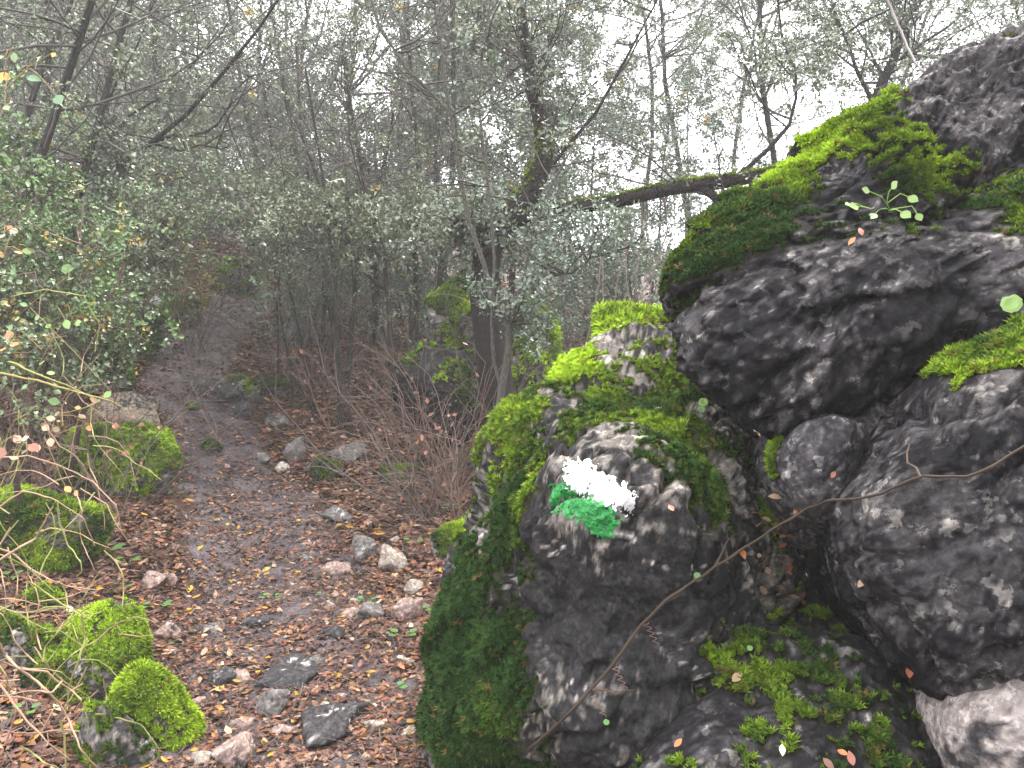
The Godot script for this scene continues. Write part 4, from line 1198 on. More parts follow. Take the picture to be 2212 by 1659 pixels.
	for k in 11:
		var x := 600.0 + k * 33.0 + rng.randf_range(-12, 12)
		var dd := rng.randf_range(6.2, 9.6)
		var p := at(x, 640, dd)
		p.y = lie(p.x, p.z)
		grow({"trunk": wander(p, Vector3(rng.randf_range(-0.16, 0.16), 1, rng.randf_range(-0.1, 0.1)).normalized(), rng.randf_range(2.0, 3.4), 8, 0.17, 0.07), "r0": rng.randf_range(0.009, 0.015), "r1": 0.004, "sides": 5, "limbs": 14, "reach": 0.7, "from": 0.2, "sprigs": 130, "size": 0.8, "tone": dull, "bark": Color(0.06, 0.053, 0.05) * rng.randf_range(0.8, 1.8), "rise": 0.12, "subs": 3}, "young_sapling", "wispy young sapling, number %s from the left along the thicket's front" % ["one", "two", "three", "four", "five", "six", "seven", "eight", "nine", "ten", "eleven", "twelve", "thirteen", "fourteen", "fifteen", "sixteen", "seventeen", "eighteen"][k], "sapling", "wispy saplings in the thicket")
	# leaning tree on the left whose branches arch over the path
	d = 7.0
	trunk = seen_points([[150, 640, 7.4], [228, 378, d], [272, 348, d], [322, 312, d], [400, 250, 6.8], [480, 160, 6.6], [560, 60, 6.4], [640, -60, 6.2]])
	var l1 := seen_points([[330, 308, d], [380, 290, d], [406, 293, d], [443, 286, d], [470, 268, d], [497, 228, d], [506, 196, d], [540, 165, d], [600, 150, d]])
	var l2 := seen_points([[240, 300, d], [279, 250, d], [360, 202, d], [420, 134, d], [480, 70, d], [520, 0, d]])
	var l3 := seen_points([[180, 330, 6.6], [218, 249, 6.6], [255, 175, 6.6], [300, 90, 6.6], [350, -40, 6.6]])
	var l4 := seen_points([[330, 310, d], [390, 326, d], [433, 313, d], [480, 322, d], [505, 310, d]])
	var l5 := seen_points([[272, 348, d], [270, 400, d], [276, 470, d]])
	var l6 := seen_points([[310, 320, d], [306, 380, d], [300, 450, d]])
	grow({"trunk": trunk, "r0": 0.032, "r1": 0.008, "arms": [[l1, 0.016, 0.006], [l2, 0.012, 0.005], [l3, 0.011, 0.005], [l4, 0.012, 0.004], [l5, 0.012, 0.004], [l6, 0.01, 0.004]], "limbs": 54, "reach": 0.95, "from": 0.3, "sprigs": 2400, "size": 1.05, "tone": grey, "bark": Color(0.05, 0.042, 0.04), "gold": 0.015}, "leaning_tree", "leaning tree whose dark branches arch over the path on the left", "tree")
	# crowns behind: [x, depth, height, lean x, reach, sprigs, limbs, from]
	var far := [
		[-150, 5.2, 4.6, 0.5, 1.5, 3600, 40], [40, 6.6, 4.8, 0.3, 1.6, 3600, 40], [190, 8.4, 5.2, 0.2, 1.7, 3200, 36], [330, 11.0, 6.0, 0.1, 1.9, 3200, 34], [80, 10.5, 6.2, 0.0, 2.0, 3200, 34], [-200, 8.6, 6.0, 0.2, 2.0, 3200, 34],
		[-60, 7.4, 5.0, 0.2, 1.8, 4200, 44], [120, 9.4, 5.6, 0.1, 1.9, 4200, 44], [280, 13.5, 6.6, 0.1, 2.1, 4000, 40], [440, 14.5, 6.8, 0, 2.1, 4000, 40], [-10, 12.5, 6.6, 0, 2.1, 4000, 40], [620, 14.0, 6.8, 0, 2.1, 4000, 40],
		[640, 12.2, 6.2, -0.2, 2.0, 3200, 34], [740, 9.8, 5.6, -0.2, 1.7, 3200, 34], [560, 16.0, 7.0, 0, 2.4, 2800, 32], [430, 17.5, 7.2, 0, 2.4, 2800, 32], [260, 16.5, 7.4, 0, 2.4, 2800, 32], [80, 17.5, 7.6, 0, 2.4, 2800, 32],
		[860, 11.0, 6.4, 0, 2.0, 3000, 34], [940, 9.0, 5.8, 0, 1.7, 2800, 34], [1010, 12.5, 6.8, 0, 2.0, 2800, 32], [760, 15.0, 7.2, 0, 2.3, 2800, 32], [1100, 10.0, 6.0, 0, 1.6, 2000, 30], [900, 18.0, 8.2, 0, 2.6, 2600, 32], [660, 20.0, 8.6, 0, 2.8, 2600, 32],
		[480, 22.0, 8.4, 0, 3.0, 2600, 30], [250, 23.0, 8.6, 0, 3.0, 2600, 30], [20, 22.0, 8.6, 0, 3.0, 2600, 30], [-260, 14.0, 7.2, 0.2, 2.4, 2800, 32]]
	var far_labels := ["evergreen cut by the left edge, its crown overhanging the left bank", "nearest full evergreen left of the path, at the photograph's left edge", "dense evergreen on the left bank above the mossy boulders", "bushy evergreen left of where the path fades", "tall dim evergreen behind the nearest one at the left edge", "evergreen half hidden at the far left behind the edge tree", "evergreen second from the left edge, filling the corner above the bushes", "evergreen over the left bank whose crown meets the leaning tree", "evergreen above the far left bank, set back", "evergreen straight behind the arching branches", "evergreen set back behind the left corner's crowns", "evergreen set back above the pale rock face", "evergreen right of the path's bend behind the slender dark stem", "thick leaved evergreen just behind the middling mossy stem", "misty evergreen straight above the end of the path", "misty evergreen above the path's last bend, left side", "pale evergreen far behind the left bank's dense one", "palest evergreen far back at the left", "evergreen between the slim bent stem and the oak, farther back", "evergreen close behind the upright dim stem left of the oak", "tall evergreen whose crown shows left above the oak's broken stub", "misty evergreen high behind the thin trees", "evergreen directly behind the oak's trunk", "very tall faint evergreen behind the oak's left side", "faint giant evergreen far above the rock face", "faint evergreen at the back of the path's valley", "faint evergreen at the back left of the valley", "faintest evergreen in the back left corner", "tall evergreen outside the left edge with crown reaching in"]
	for q in far:
		var p := at(q[0], 640, q[1])
		p.y = lie(p.x, p.z) - 0.05
		var tall: float = maxf(q[2], 0.47 * q[1] + 0.8) if q[1] > 10.0 else q[2]
		var size: float = clampf(q[1] / 8.0, 1.0, 2.3)
		grow({"trunk": wander(p, Vector3(q[3], 1, 0).normalized(), tall, 7, 0.1, 0.05), "r0": 0.02 + q[2] * 0.004, "r1": 0.012, "limbs": int(q[6] * tall / q[2]), "reach": q[4], "from": 0.12, "sprigs": int(q[5] * 1.35 * tall / q[2]), "size": size, "tone": dull if int(q[0]) % 4 else grey, "bark": Color(0.06, 0.053, 0.05), "gold": 0.012, "subs": 5}, "evergreen_tree", far_labels[far.find(q)], "tree", "evergreens massed behind the path")
	# the light, misty trees at the upper right: few leaves, many bare branches
	var misty := [
		[1480, 12.0, 7.5, 0.1, 2.2, 700, 30, 0.5], [1700, 10.0, 7.0, 0.05, 2.2, 600, 34, 0.35], [1950, 9.0, 6.8, 0.1, 2.0, 600, 34, 0.35], [1830, 14.0, 8.5, 0, 2.6, 700, 30, 0.35], [1580, 16.0, 8.5, 0, 2.6, 800, 30, 0.35], [2150, 12.0, 8.0, 0, 2.4, 700, 30, 0.35], [1370, 15.0, 8.0, 0, 2.3, 1100, 30, 0.4], [1250, 12.0, 7.0, 0, 1.8, 1500, 30, 0.3]]
	for q in misty:
		var p := at(q[0], 700, q[1])
		p.y = lie(p.x, p.z) - 0.05
		grow({"trunk": wander(p, Vector3(q[3], 1, 0).normalized(), q[2], 8, 0.16, 0.05), "r0": 0.022 + q[2] * 0.004, "r1": 0.01, "limbs": int(q[6] * 1.5), "reach": q[4], "from": q[7], "sprigs": int(q[5] * 4.5), "gaps": -0.05, "size": 0.85, "tone": grey, "bark": Color(0.07, 0.065, 0.06), "subs": 6, "rise": 0.1}, "misty_tree", ["bare topped misty tree above the oak's long limb near the trunk", "misty tree with dark boughs left of the overhanging boulder", "misty tree standing behind the overhanging boulder's ridge", "pale thin leaved tree between the limb and the overhanging ridge", "pale tall tree in the brightest gap of the mist", "misty tree at the upper right corner above the boulder", "pale tree at the left of the bright gap", "fuller misty tree just right of the oak's upper trunk"][misty.find(q)], "tree", "thin leaved trees against the bright mist")
	d = 6.5
	trunk = seen_points([[1830, 420, d], [1880, 260, d], [1906, 178, d], [1929, 134, d], [1953, 50, d], [1986, 0, d], [2020, -120, d]])
	var m1 := seen_points([[1912, -10, 4.0], [1949, 77, 3.8], [1983, 144, 3.5], [2020, 160, 3.2], [2053, 166, 3.0]])
	var m2 := seen_points([[1906, 178, d], [1940, 130, d], [1985, 110, d], [2040, 105, d]])
	var m3 := seen_points([[1890, 230, d], [1850, 150, d], [1830, 90, d], [1800, 20, d], [1790, -60, d]])
	grow({"trunk": trunk, "r0": 0.045, "r1": 0.03, "arms": [[m2, 0.014, 0.006], [m3, 0.018, 0.006]], "limbs": 30, "reach": 1.1, "from": 0.3, "sprigs": 1000, "size": 0.9, "tone": grey, "bark": Color(0.06, 0.055, 0.055)}, "dark_tree", "dark leaning tree rising behind the ridge of the overhanging boulder", "tree")
	cane(m1, 0.006, 0.003, Color(0.12, 0.1, 0.1), "hanging_twig", "bare twig drooping onto the ridge of the overhanging boulder")
	# trees behind the camera whose crowns close the roof above the path
	for q in [[0.6, 3.2, 5.4], [2.2, 2.2, 5.4], [4.2, 0.2, 5.8], [4.0, 3.4, 6.0]]:
		var p := Vector3(q[0], lie(q[0], q[1]) - 0.05, q[1])
		grow({"trunk": wander(p, Vector3(-q[0] * 0.06, 1, -0.1).normalized(), q[2], 7, 0.1, 0.05), "r0": 0.08, "r1": 0.03, "limbs": 34, "reach": 2.0, "from": 0.35, "sprigs": 3200, "size": 1.3, "tone": dull, "subs": 5}, "evergreen_tree", "leafy evergreen standing beside the path behind the viewpoint", "tree", "evergreens closing over the path behind the viewpoint")


func make_undergrowth() -> void:
	# leafy bushes on the left bank: [x, y of foot, depth, height, reach, sprigs, tone index, label]
	var tones := [[Color(0.05, 0.095, 0.03), Color(0.12, 0.2, 0.06)], [Color(0.06, 0.1, 0.05), Color(0.12, 0.17, 0.08)], [Color(0.06, 0.085, 0.06), Color(0.12, 0.155, 0.12)]]
	var bushes := [
		[30, 640, 4.6, 0.9, 0.45, 300, 0, "light green bush with rounded leaves on the left bank, nearest the edge"], [-60, 560, 4.4, 1.6, 0.4, 200, 0, "tall light green bush cut by the left edge"], [150, 590, 5.6, 0.9, 0.5, 480, 0, "bright leaved bush hanging over the left bank"], [230, 520, 6.6, 0.9, 0.6, 420, 1, "duller green bush behind the bright leaved one"],
		[60, 740, 5.0, 0.4, 0.35, 220, 1, "low green bush between the left bank's boulders"], [20, 700, 3.9, 0.35, 0.32, 160, 1, "low dull bush at the left edge behind the bramble stems"], [120, 680, 4.8, 0.5, 0.4, 260, 1, "olive bush on the left bank between bramble loop and mossy boulders"], [60, 480, 6.4, 1.2, 0.6, 500, 0, "green bush behind the light green one at the left edge"], [300, 470, 8.4, 1.4, 0.8, 700, 1, "green brown bush under the arching branches"], [560, 540, 14.0, 2.4, 1.0, 1500, 2, "misty shrub closing the end of the path"], [440, 520, 14.5, 2.4, 1.1, 1500, 2, "misty shrub above the path's last bend"], [340, 520, 13.0, 2.3, 1.0, 1500, 2, "misty shrub on the crest left of the path's end"], [640, 500, 15.5, 2.6, 1.2, 1500, 2, "misty shrub above the pale rock face"], [500, 470, 17.5, 2.6, 1.6, 2600, 2, "palest shrub in the gap beyond the path's end"], [250, 500, 10.5, 1.2, 0.9, 600, 1, "olive shrub on the far left bank under the arching tree"]]
	for q in bushes:
		var p := at(q[0], q[1], q[2])
		p.y = minf(p.y, lie(p.x, p.z)) - 0.03
		var top := at(q[0], q[1], q[2]).y
		grow({"trunk": wander(p, Vector3(0.15, 1, 0.1).normalized(), maxf(q[3], top - p.y + q[3] * 0.4), 5, 0.16, 0.05), "r0": 0.02, "r1": 0.006, "limbs": 26, "reach": q[4], "from": 0.55, "lane": false, "sprigs": q[5], "size": 0.75 if q[2] < 7 else 1.0, "tone": tones[q[6]], "kinds": S.bright if q[6] < 2 else S.sprigs, "bark": Color(0.11, 0.08, 0.07), "gold": 0.06}, "leafy_bush", q[7], "bush")
	# low evergreen scrub in the mist, right of the oak
	var scrub_labels := ["grey green scrub bush in the mist just above the moss hump's left", "scrub bush in the mist between oak limb and moss hump", "low scrub bush right behind the painted boulder's peak", "tall misty scrub bush beneath the oak's long limb", "misty scrub bush close right of the oak trunk", "large misty scrub bush behind the overhanging boulder's flank", "scrub bush at the feet of the upright dim stem", "low scrub bush behind the thin straight stem", "scrub bush behind the slim bent stem", "scrub bush below the pale rock face's right side"]
	for q in [[1290, 700, 7.4, 1.6, 0.8, 700], [1400, 640, 9.0, 1.8, 0.9, 800], [1380, 760, 6.6, 1.0, 0.6, 500], [1500, 560, 10.5, 2.2, 1.1, 900], [1230, 620, 9.5, 2.0, 1.0, 900], [1640, 560, 13.0, 2.4, 1.4, 900], [880, 640, 8.0, 1.4, 0.8, 700], [720, 640, 9.4, 1.2, 0.7, 600], [800, 560, 10.5, 1.8, 1.0, 800], [660, 580, 11.5, 1.6, 0.9, 700]]:
		var p := at(q[0], q[1], q[2])
		p.y = lie(p.x, p.z) - 0.03
		grow({"trunk": wander(p, Vector3(0, 1, 0), q[3] + maxf(0.0, at(q[0], q[1], q[2]).y - p.y), 5, 0.16, 0.05), "r0": 0.02, "r1": 0.006, "limbs": 26, "reach": q[4], "from": 0.15, "sprigs": q[5], "size": 1.0, "tone": tones[2], "bark": Color(0.1, 0.085, 0.075), "gold": 0.015}, "scrub_bush", scrub_labels.pop_front(), "bush", "low evergreen scrub round the oak")
	# bare stems
	var tan := Color(0.105, 0.06, 0.046)
	for q in [[960, 1060, 8, 0.9, 1.1, 50, "twiggy bare shrub hung with rust red dead leaves beside the painted boulder"], [880, 1010, 6, 1.0, 0.9, 0, "bare grey twigged shrub at the edge of the leaf litter"], [1010, 1000, 8, 1.3, 0.7, 6, "tangle of reddish bare stems between sapling and painted boulder"], [930, 1120, 7, 0.7, 1.3, 10, "low sprawling bare shrub against the painted boulder's flank"], [700, 800, 5, 1.2, 0.5, 10, "bare upright shrub with a few orange leaves beside the thin straight stem"], [820, 840, 5, 1.2, 0.5, 8, "bare shrub with scattered orange leaves below the slim bent stem"], [1060, 960, 7, 1.2, 0.7, 0, "reddish bare stems crowding the sapling's foot"], [1150, 820, 6, 1.0, 0.8, 0, "bare brown twigs behind the painted boulder's shoulder"], [1220, 740, 6, 1.2, 0.8, 0, "bare grey twigs left of the moss hump"], [640, 600, 5, 1.6, 0.6, 0, "bare twigs by the pale rock face"], [900, 900, 7, 1.3, 0.9, 6, "bare brown brush before the dark boulder of the hollow"], [990, 880, 7, 1.2, 0.9, 4, "bare brush between the dark boulder and the oak's foot"], [420, 560, 6, 1.4, 1.0, 0, "pale bare twigs above the bend of the path"], [330, 600, 6, 1.4, 1.0, 6, "brown bare shrub on the far left bank"], [110, 720, 3, 0.8, 0.9, 14, "bare brown shrub with peach leaves beside the dull mossy boulder"], [20, 760, 5, 0.9, 0.9, 10, "bare brown shrub at the left edge under the green bush"], [220, 620, 6, 1.1, 0.9, 8, "reddish bare shrub leaning over the left bank"], [60, 620, 6, 1.2, 0.8, 8, "bare twiggy shrub behind the left edge's bushes"]]:
		var p := ground_at(q[0], maxf(q[1], 700.0)) if q[1] > 900 else at(q[0], q[1], 4.6 if q[0] < 300 else (5.3 if q[1] > 870 else 8.0))
		p.y = lie(p.x, p.z)
		bare_shrub(p, q[2] * 2, q[3], q[4], Vector3(-0.1, 0, 0.05), tan * rng.randf_range(0.8, 1.3), "bare_shrub", q[6], "", q[5])
	# vines hanging from the oak's limb
	for k in 8:
		var x := rng.randf_range(1290, 1480)
		var y := 430.0 - (x - 1320) * 0.18
		var pts := [at(x, y, 5.4), at(x + rng.randf_range(-14, 14), y + 90, 5.4), at(x + rng.randf_range(-30, 30), y + 180, 5.4), at(x + rng.randf_range(-40, 40), y + rng.randf_range(230, 330), 5.4)]
		cane(pts, 0.006, 0.003, Color(0.13, 0.1, 0.085), "hanging_vine", "thin bare vine hanging from the oak's long limb", "vines hanging below the oak's limb")


func make_brambles() -> void:
	var green := Color(0.2, 0.2, 0.07)
	var tan := Color(0.27, 0.18, 0.12)
	var list := [
		[[[-20, 803], [70, 820], [160, 845], [240, 867], [262, 878]], 3.2, 0.0045, Color(0.2, 0.18, 0.065), "thick yellow green bramble stem arching right above the rounded mossy boulder"],
		[[[20, 780], [95, 815], [150, 835], [212, 866]], 3.3, 0.004, green, "thin green bramble stem close above the thick one"],
		[[[-10, 1380], [10, 1414], [37, 1441], [67, 1462], [101, 1492], [128, 1519], [148, 1549], [161, 1586], [175, 1619], [212, 1665]], 2.45, 0.0042, tan, "tan bramble stem snaking down the bottom left corner"],
		[[[-10, 1180], [30, 1199], [67, 1230], [111, 1253], [151, 1267], [205, 1274]], 2.9, 0.0035, tan, "tan bramble stem lying below the sloping mossy boulder"],
		[[[-10, 1216], [40, 1186], [77, 1162], [95, 1130], [113, 1096]], 2.8, 0.0042, tan, "woody stem crossing the sloping mossy boulder"],
		[[[124, 1080], [131, 1136], [148, 1179], [175, 1213], [178, 1236], [166, 1246]], 2.9, 0.003, green, "green bramble shoot curling over the sloping mossy boulder"],
		[[[176, 1330], [185, 1381], [171, 1421], [161, 1455], [148, 1488], [141, 1545]], 2.5, 0.0035, green, "green stem drooping in front of the squat bright boulder"],
		[[[47, 1445], [101, 1450], [124, 1472], [151, 1488], [175, 1512], [161, 1540]], 2.45, 0.003, tan, "short tan stem over the grey mossy stone"],
		[[[134, 1472], [111, 1495], [64, 1492], [-10, 1506]], 2.4, 0.003, tan, "arching tan stem at the left edge near the grey mossy stone"],
		[[[60, 1255], [87, 1273], [134, 1304], [181, 1334], [220, 1322]], 2.7, 0.003, green, "green stem reaching over the squat bright boulder"],
		[[[131, 1555], [138, 1589], [141, 1665]], 2.35, 0.0035, green, "short upright green stem at the bottom left"],
		[[[10, 1610], [24, 1570], [38, 1532]], 2.4, 0.0028, Color(0.3, 0.16, 0.13), "short reddish twig at the bottom left corner"],
		[[[-10, 990], [60, 985], [140, 1010], [200, 1040], [250, 1090], [262, 1150]], 3.0, 0.003, tan, "thin tan stem looping left of the rounded mossy boulder"],
		[[[30, 640], [100, 625], [180, 640], [215, 700], [205, 760]], 3.6, 0.003, green, "green bramble loop over the left bank's bushes"],
		[[[270, 570], [250, 625], [225, 660], [180, 680]], 4.6, 0.008, Color(0.09, 0.045, 0.04), "reddish brown branch leaning over the left bank"],
		[[[-10, 1100], [50, 1060], [110, 1075], [180, 1120], [205, 1180]], 2.8, 0.0028, tan, "fine tan bramble arching over the sloping mossy boulder"],
		[[[0, 1480], [60, 1560], [100, 1600], [150, 1640]], 2.35, 0.0032, tan, "tan stem low in the bottom left corner"],
		[[[250, 1350], [262, 1370], [300, 1375], [330, 1372]], 2.7, 0.002, tan, "fine dry stalk beside the squat bright boulder"]]
	for q in list:
		var pts := []
		for p in q[0]: pts.append(at(p[0], p[1], q[1] + 0.05 * sin(p[0] * 0.1)))
		cane(pts, q[2], q[2] * 0.5, q[3], "bramble", q[4], "bramble stems on the left bank", 5)
	for k in 70:
		var x := rng.randf_range(-30, 230)
		var y := rng.randf_range(780, 1620)
		var d: float = 2.5 + (1620 - y) / 840.0 * 1.4
		var pts := [at(x, y, d)]
		var dir := Vector2(rng.randf_range(-1, 1), rng.randf_range(-0.7, 0.7)).normalized()
		for s in 5:
			dir = (dir + Vector2(rng.randf_range(-0.5, 0.5), rng.randf_range(-0.3, 0.6))).normalized()
			x += dir.x * 34; y += dir.y * 34
			pts.append(at(x, y, d + rng.randf_range(-0.05, 0.05)))
		cane(pts, 0.0026, 0.0012, (green if k % 2 else tan) * rng.randf_range(0.7, 1.2), "bramble_spray", "fine dry bramble twig in the tangle on the left bank", "fine twigs of the bramble tangle", 0)
	# the long cane across the boulders
	var pts := []
	for q in [[1105, 1650, 1.56], [1230, 1540, 1.5], [1320, 1440, 1.5], [1390, 1345, 1.52], [1440, 1295, 1.55], [1540, 1230, 1.6], [1640, 1160, 1.62], [1740, 1100, 1.58], [1785, 1084, 1.55], [1900, 1068, 1.48], [1988, 1030, 1.44], [2090, 1032, 1.42], [2140, 1010, 1.41], [2230, 952, 1.4]]:
		var p := on_rock(q[0], q[1], bigs)
		pts.append(p + (EYE - p) * 0.03)
	for k in range(1, pts.size() - 1): pts[k] = EYE + (pts[k] - EYE).normalized() * minf((pts[k] - EYE).length(), 0.5 * ((pts[k - 1] - EYE).length() + (pts[k + 1] - EYE).length()))
	var o := cane(pts, 0.0038, 0.0025, Color(0.042, 0.028, 0.023), "long_bramble", "long reddish brown bramble cane slanting across the front of the boulders", "", 16)
	for q in [[1540, 1230, 1570, 1170, 1600, 1150], [1740, 1100, 1735, 1150, 1760, 1200], [1988, 1030, 1960, 1000, 1965, 960], [1280, 1490, 1330, 1500, 1370, 1490]]:
		var tp := []
		for h in 3:
			var w := on_rock(q[h * 2], q[h * 2 + 1], bigs)
			tp.append(w + (EYE - w) * (0.03 - 0.006 * h) - o.position)
		var tb := Buf.new()
		tb.tube([tp[0], tp[0].lerp(tp[1], 0.5) + Vector3(0.004, 0.004, 0), tp[1], tp[1].lerp(tp[2], 0.5) + Vector3(-0.003, 0.003, 0), tp[2]], [0.0028, 0.0024, 0.002, 0.0016, 0.001], 5, Color(0.07, 0.045, 0.035))
		part("side_twig", tb.mesh(M.twig), o)
	for q in [[1395, 1345, 1.5], [1326, 1440, 1.45], [1280, 1500, 1.44]]:
		var b := Buf.new()
		var coil := []
		var base := on_rock(q[0], q[1], bigs)
		base += (EYE - base) * 0.035 - o.position
		for s in 30:
			coil.append(base + Vector3(0.006 * cos(s * 0.9) + s * 0.0008, 0.0 - s * 0.0016 + 0.002 * sin(s * 0.9), 0.006 * sin(s * 0.9)))
		b.tube(coil, taper(30, 0.0011, 0.0007), 4, Color(0.14, 0.09, 0.075))
		part("tendril", b.mesh(M.twig), o)


func make_litter() -> void:
	var palette := [Color(0.11, 0.062, 0.05), Color(0.16, 0.085, 0.062), Color(0.21, 0.12, 0.085), Color(0.07, 0.046, 0.042), Color(0.26, 0.17, 0.125), Color(0.19, 0.08, 0.055), Color(0.29, 0.15, 0.06), Color(0.34, 0.27, 0.21), Color(0.055, 0.04, 0.04), Color(0.13, 0.09, 0.083)]
	var bufs := []
	for k in 4: bufs.append(PackedFloat32Array())
	var sticks := PackedFloat32Array()
	var placed := 0
	var tries := 0
	while placed < 170000 and tries < 300000:
		tries += 1
		var near := rng.randf()
		var s := 2.0 + 4.0 * near + 10.0 * pow(near, 2.2)
		var x := rng.randf_range(-0.62, 0.34) * s + rng.randf_range(-0.3, 0.3)
		var z := -s
		var q := path_near(x, z)
		var dense := 0.9 + 0.6 * soft.get_noise_2d(x * 1.6, z * 1.6)
		if q < 1.05: dense = (0.5 if s < 5.0 else 0.42) + 0.7 * soft.get_noise_2d(x * 2.5, z * 2.5 + 7.0)
		elif x > path_pts[0].x + 0.3: dense += 0.4
		if rng.randf() > dense: continue
		var y := lie(x, z) + 0.008 + rng.randf() * 0.012
		if q < 1.05: y += 0.008
		var up := Vector3(rng.randf_range(-0.45, 0.45), 1, rng.randf_range(-0.45, 0.45)).normalized()
		var size := rng.randf_range(0.018, 0.042) if q < 1.05 else 0.02 + 0.048 * pow(rng.randf(), 1.3)
		size *= clampf(0.7 + s * 0.08, 1.0, 1.8)
		if rng.randf() < 0.12:
			put(sticks, turned(up, rng.randf() * TAU).scaled(Vector3.ONE * rng.randf_range(0.05, 0.16)), Vector3(x, y, z), Color(0.09, 0.065, 0.055) * rng.randf_range(0.6, 1.6))
		else:
			var c: Color = palette[int(pow(rng.randf(), 1.3) * palette.size())]
			if rng.randf() < 0.02: c = Color(0.42, 0.28, 0.04)
			c *= Color(rng.randf_range(0.42, 0.95), 0, 0).r * Color(1.0, 0.82, 0.72)
			var i := rng.randi() % 4
			var b: PackedFloat32Array = bufs[i]
			put(b, turned(up, rng.randf() * TAU).scaled(Vector3(size, size * 0.7, size)), Vector3(x, y, z), c)
			bufs[i] = b
		placed += 1
	var root := Node3D.new()
	root.name = "leaf_litter"
	add_child(root)
	tag(root, "carpet of wet brown fallen leaves and twigs over the woodland floor", "leaf litter")
	root.set_meta("kind", "stuff")
	for k in 4: many("fallen_leaves", S.litter[k], bufs[k], root)
	many("fallen_twigs", S.stick, sticks, root)
	# moss and short grass on the verge by the far path
	var g := PackedFloat32Array()
	for k in 14000:
		var z := rng.randf_range(-14.5, -7.5)
		var x := -4.7 + (z + 11.0) * 0.42 + rng.randf_range(-1.5, 1.5)
		if path_near(x, z) < 1.0 or verge(x, z) < 0.15: continue
		put(g, turned((Vector3.UP + any_dir() * 0.3).normalized(), rng.randf() * TAU).scaled(Vector3.ONE * rng.randf_range(0.02, 0.05)), Vector3(x, lie(x, z), z), Color(0.17, 0.19, 0.06).lerp(Color(0.32, 0.27, 0.11), rng.randf()))
	var o := many("verge_moss", S.moss[0], g, self)
	tag(o, "pale mossy turf on the bank left of the far path", "moss")


func fallen(p: Vector3, up: Vector3, size: float, fat: float, colour: String, label: String, group: String) -> void:
	var b := Buf.new()
	b.blade(Vector3(0, 0.1, -0.5) * size, Vector3(0, 0, 1), Vector3.UP, size, size * fat, rng.randf_range(-0.2, 0.4))
	var o := part("fallen_leaf", b.mesh(M["leaf_" + colour], false), self)
	o.transform = Transform3D(turned(up, rng.randf() * TAU), p)
	tag(o, label, "leaf", group)


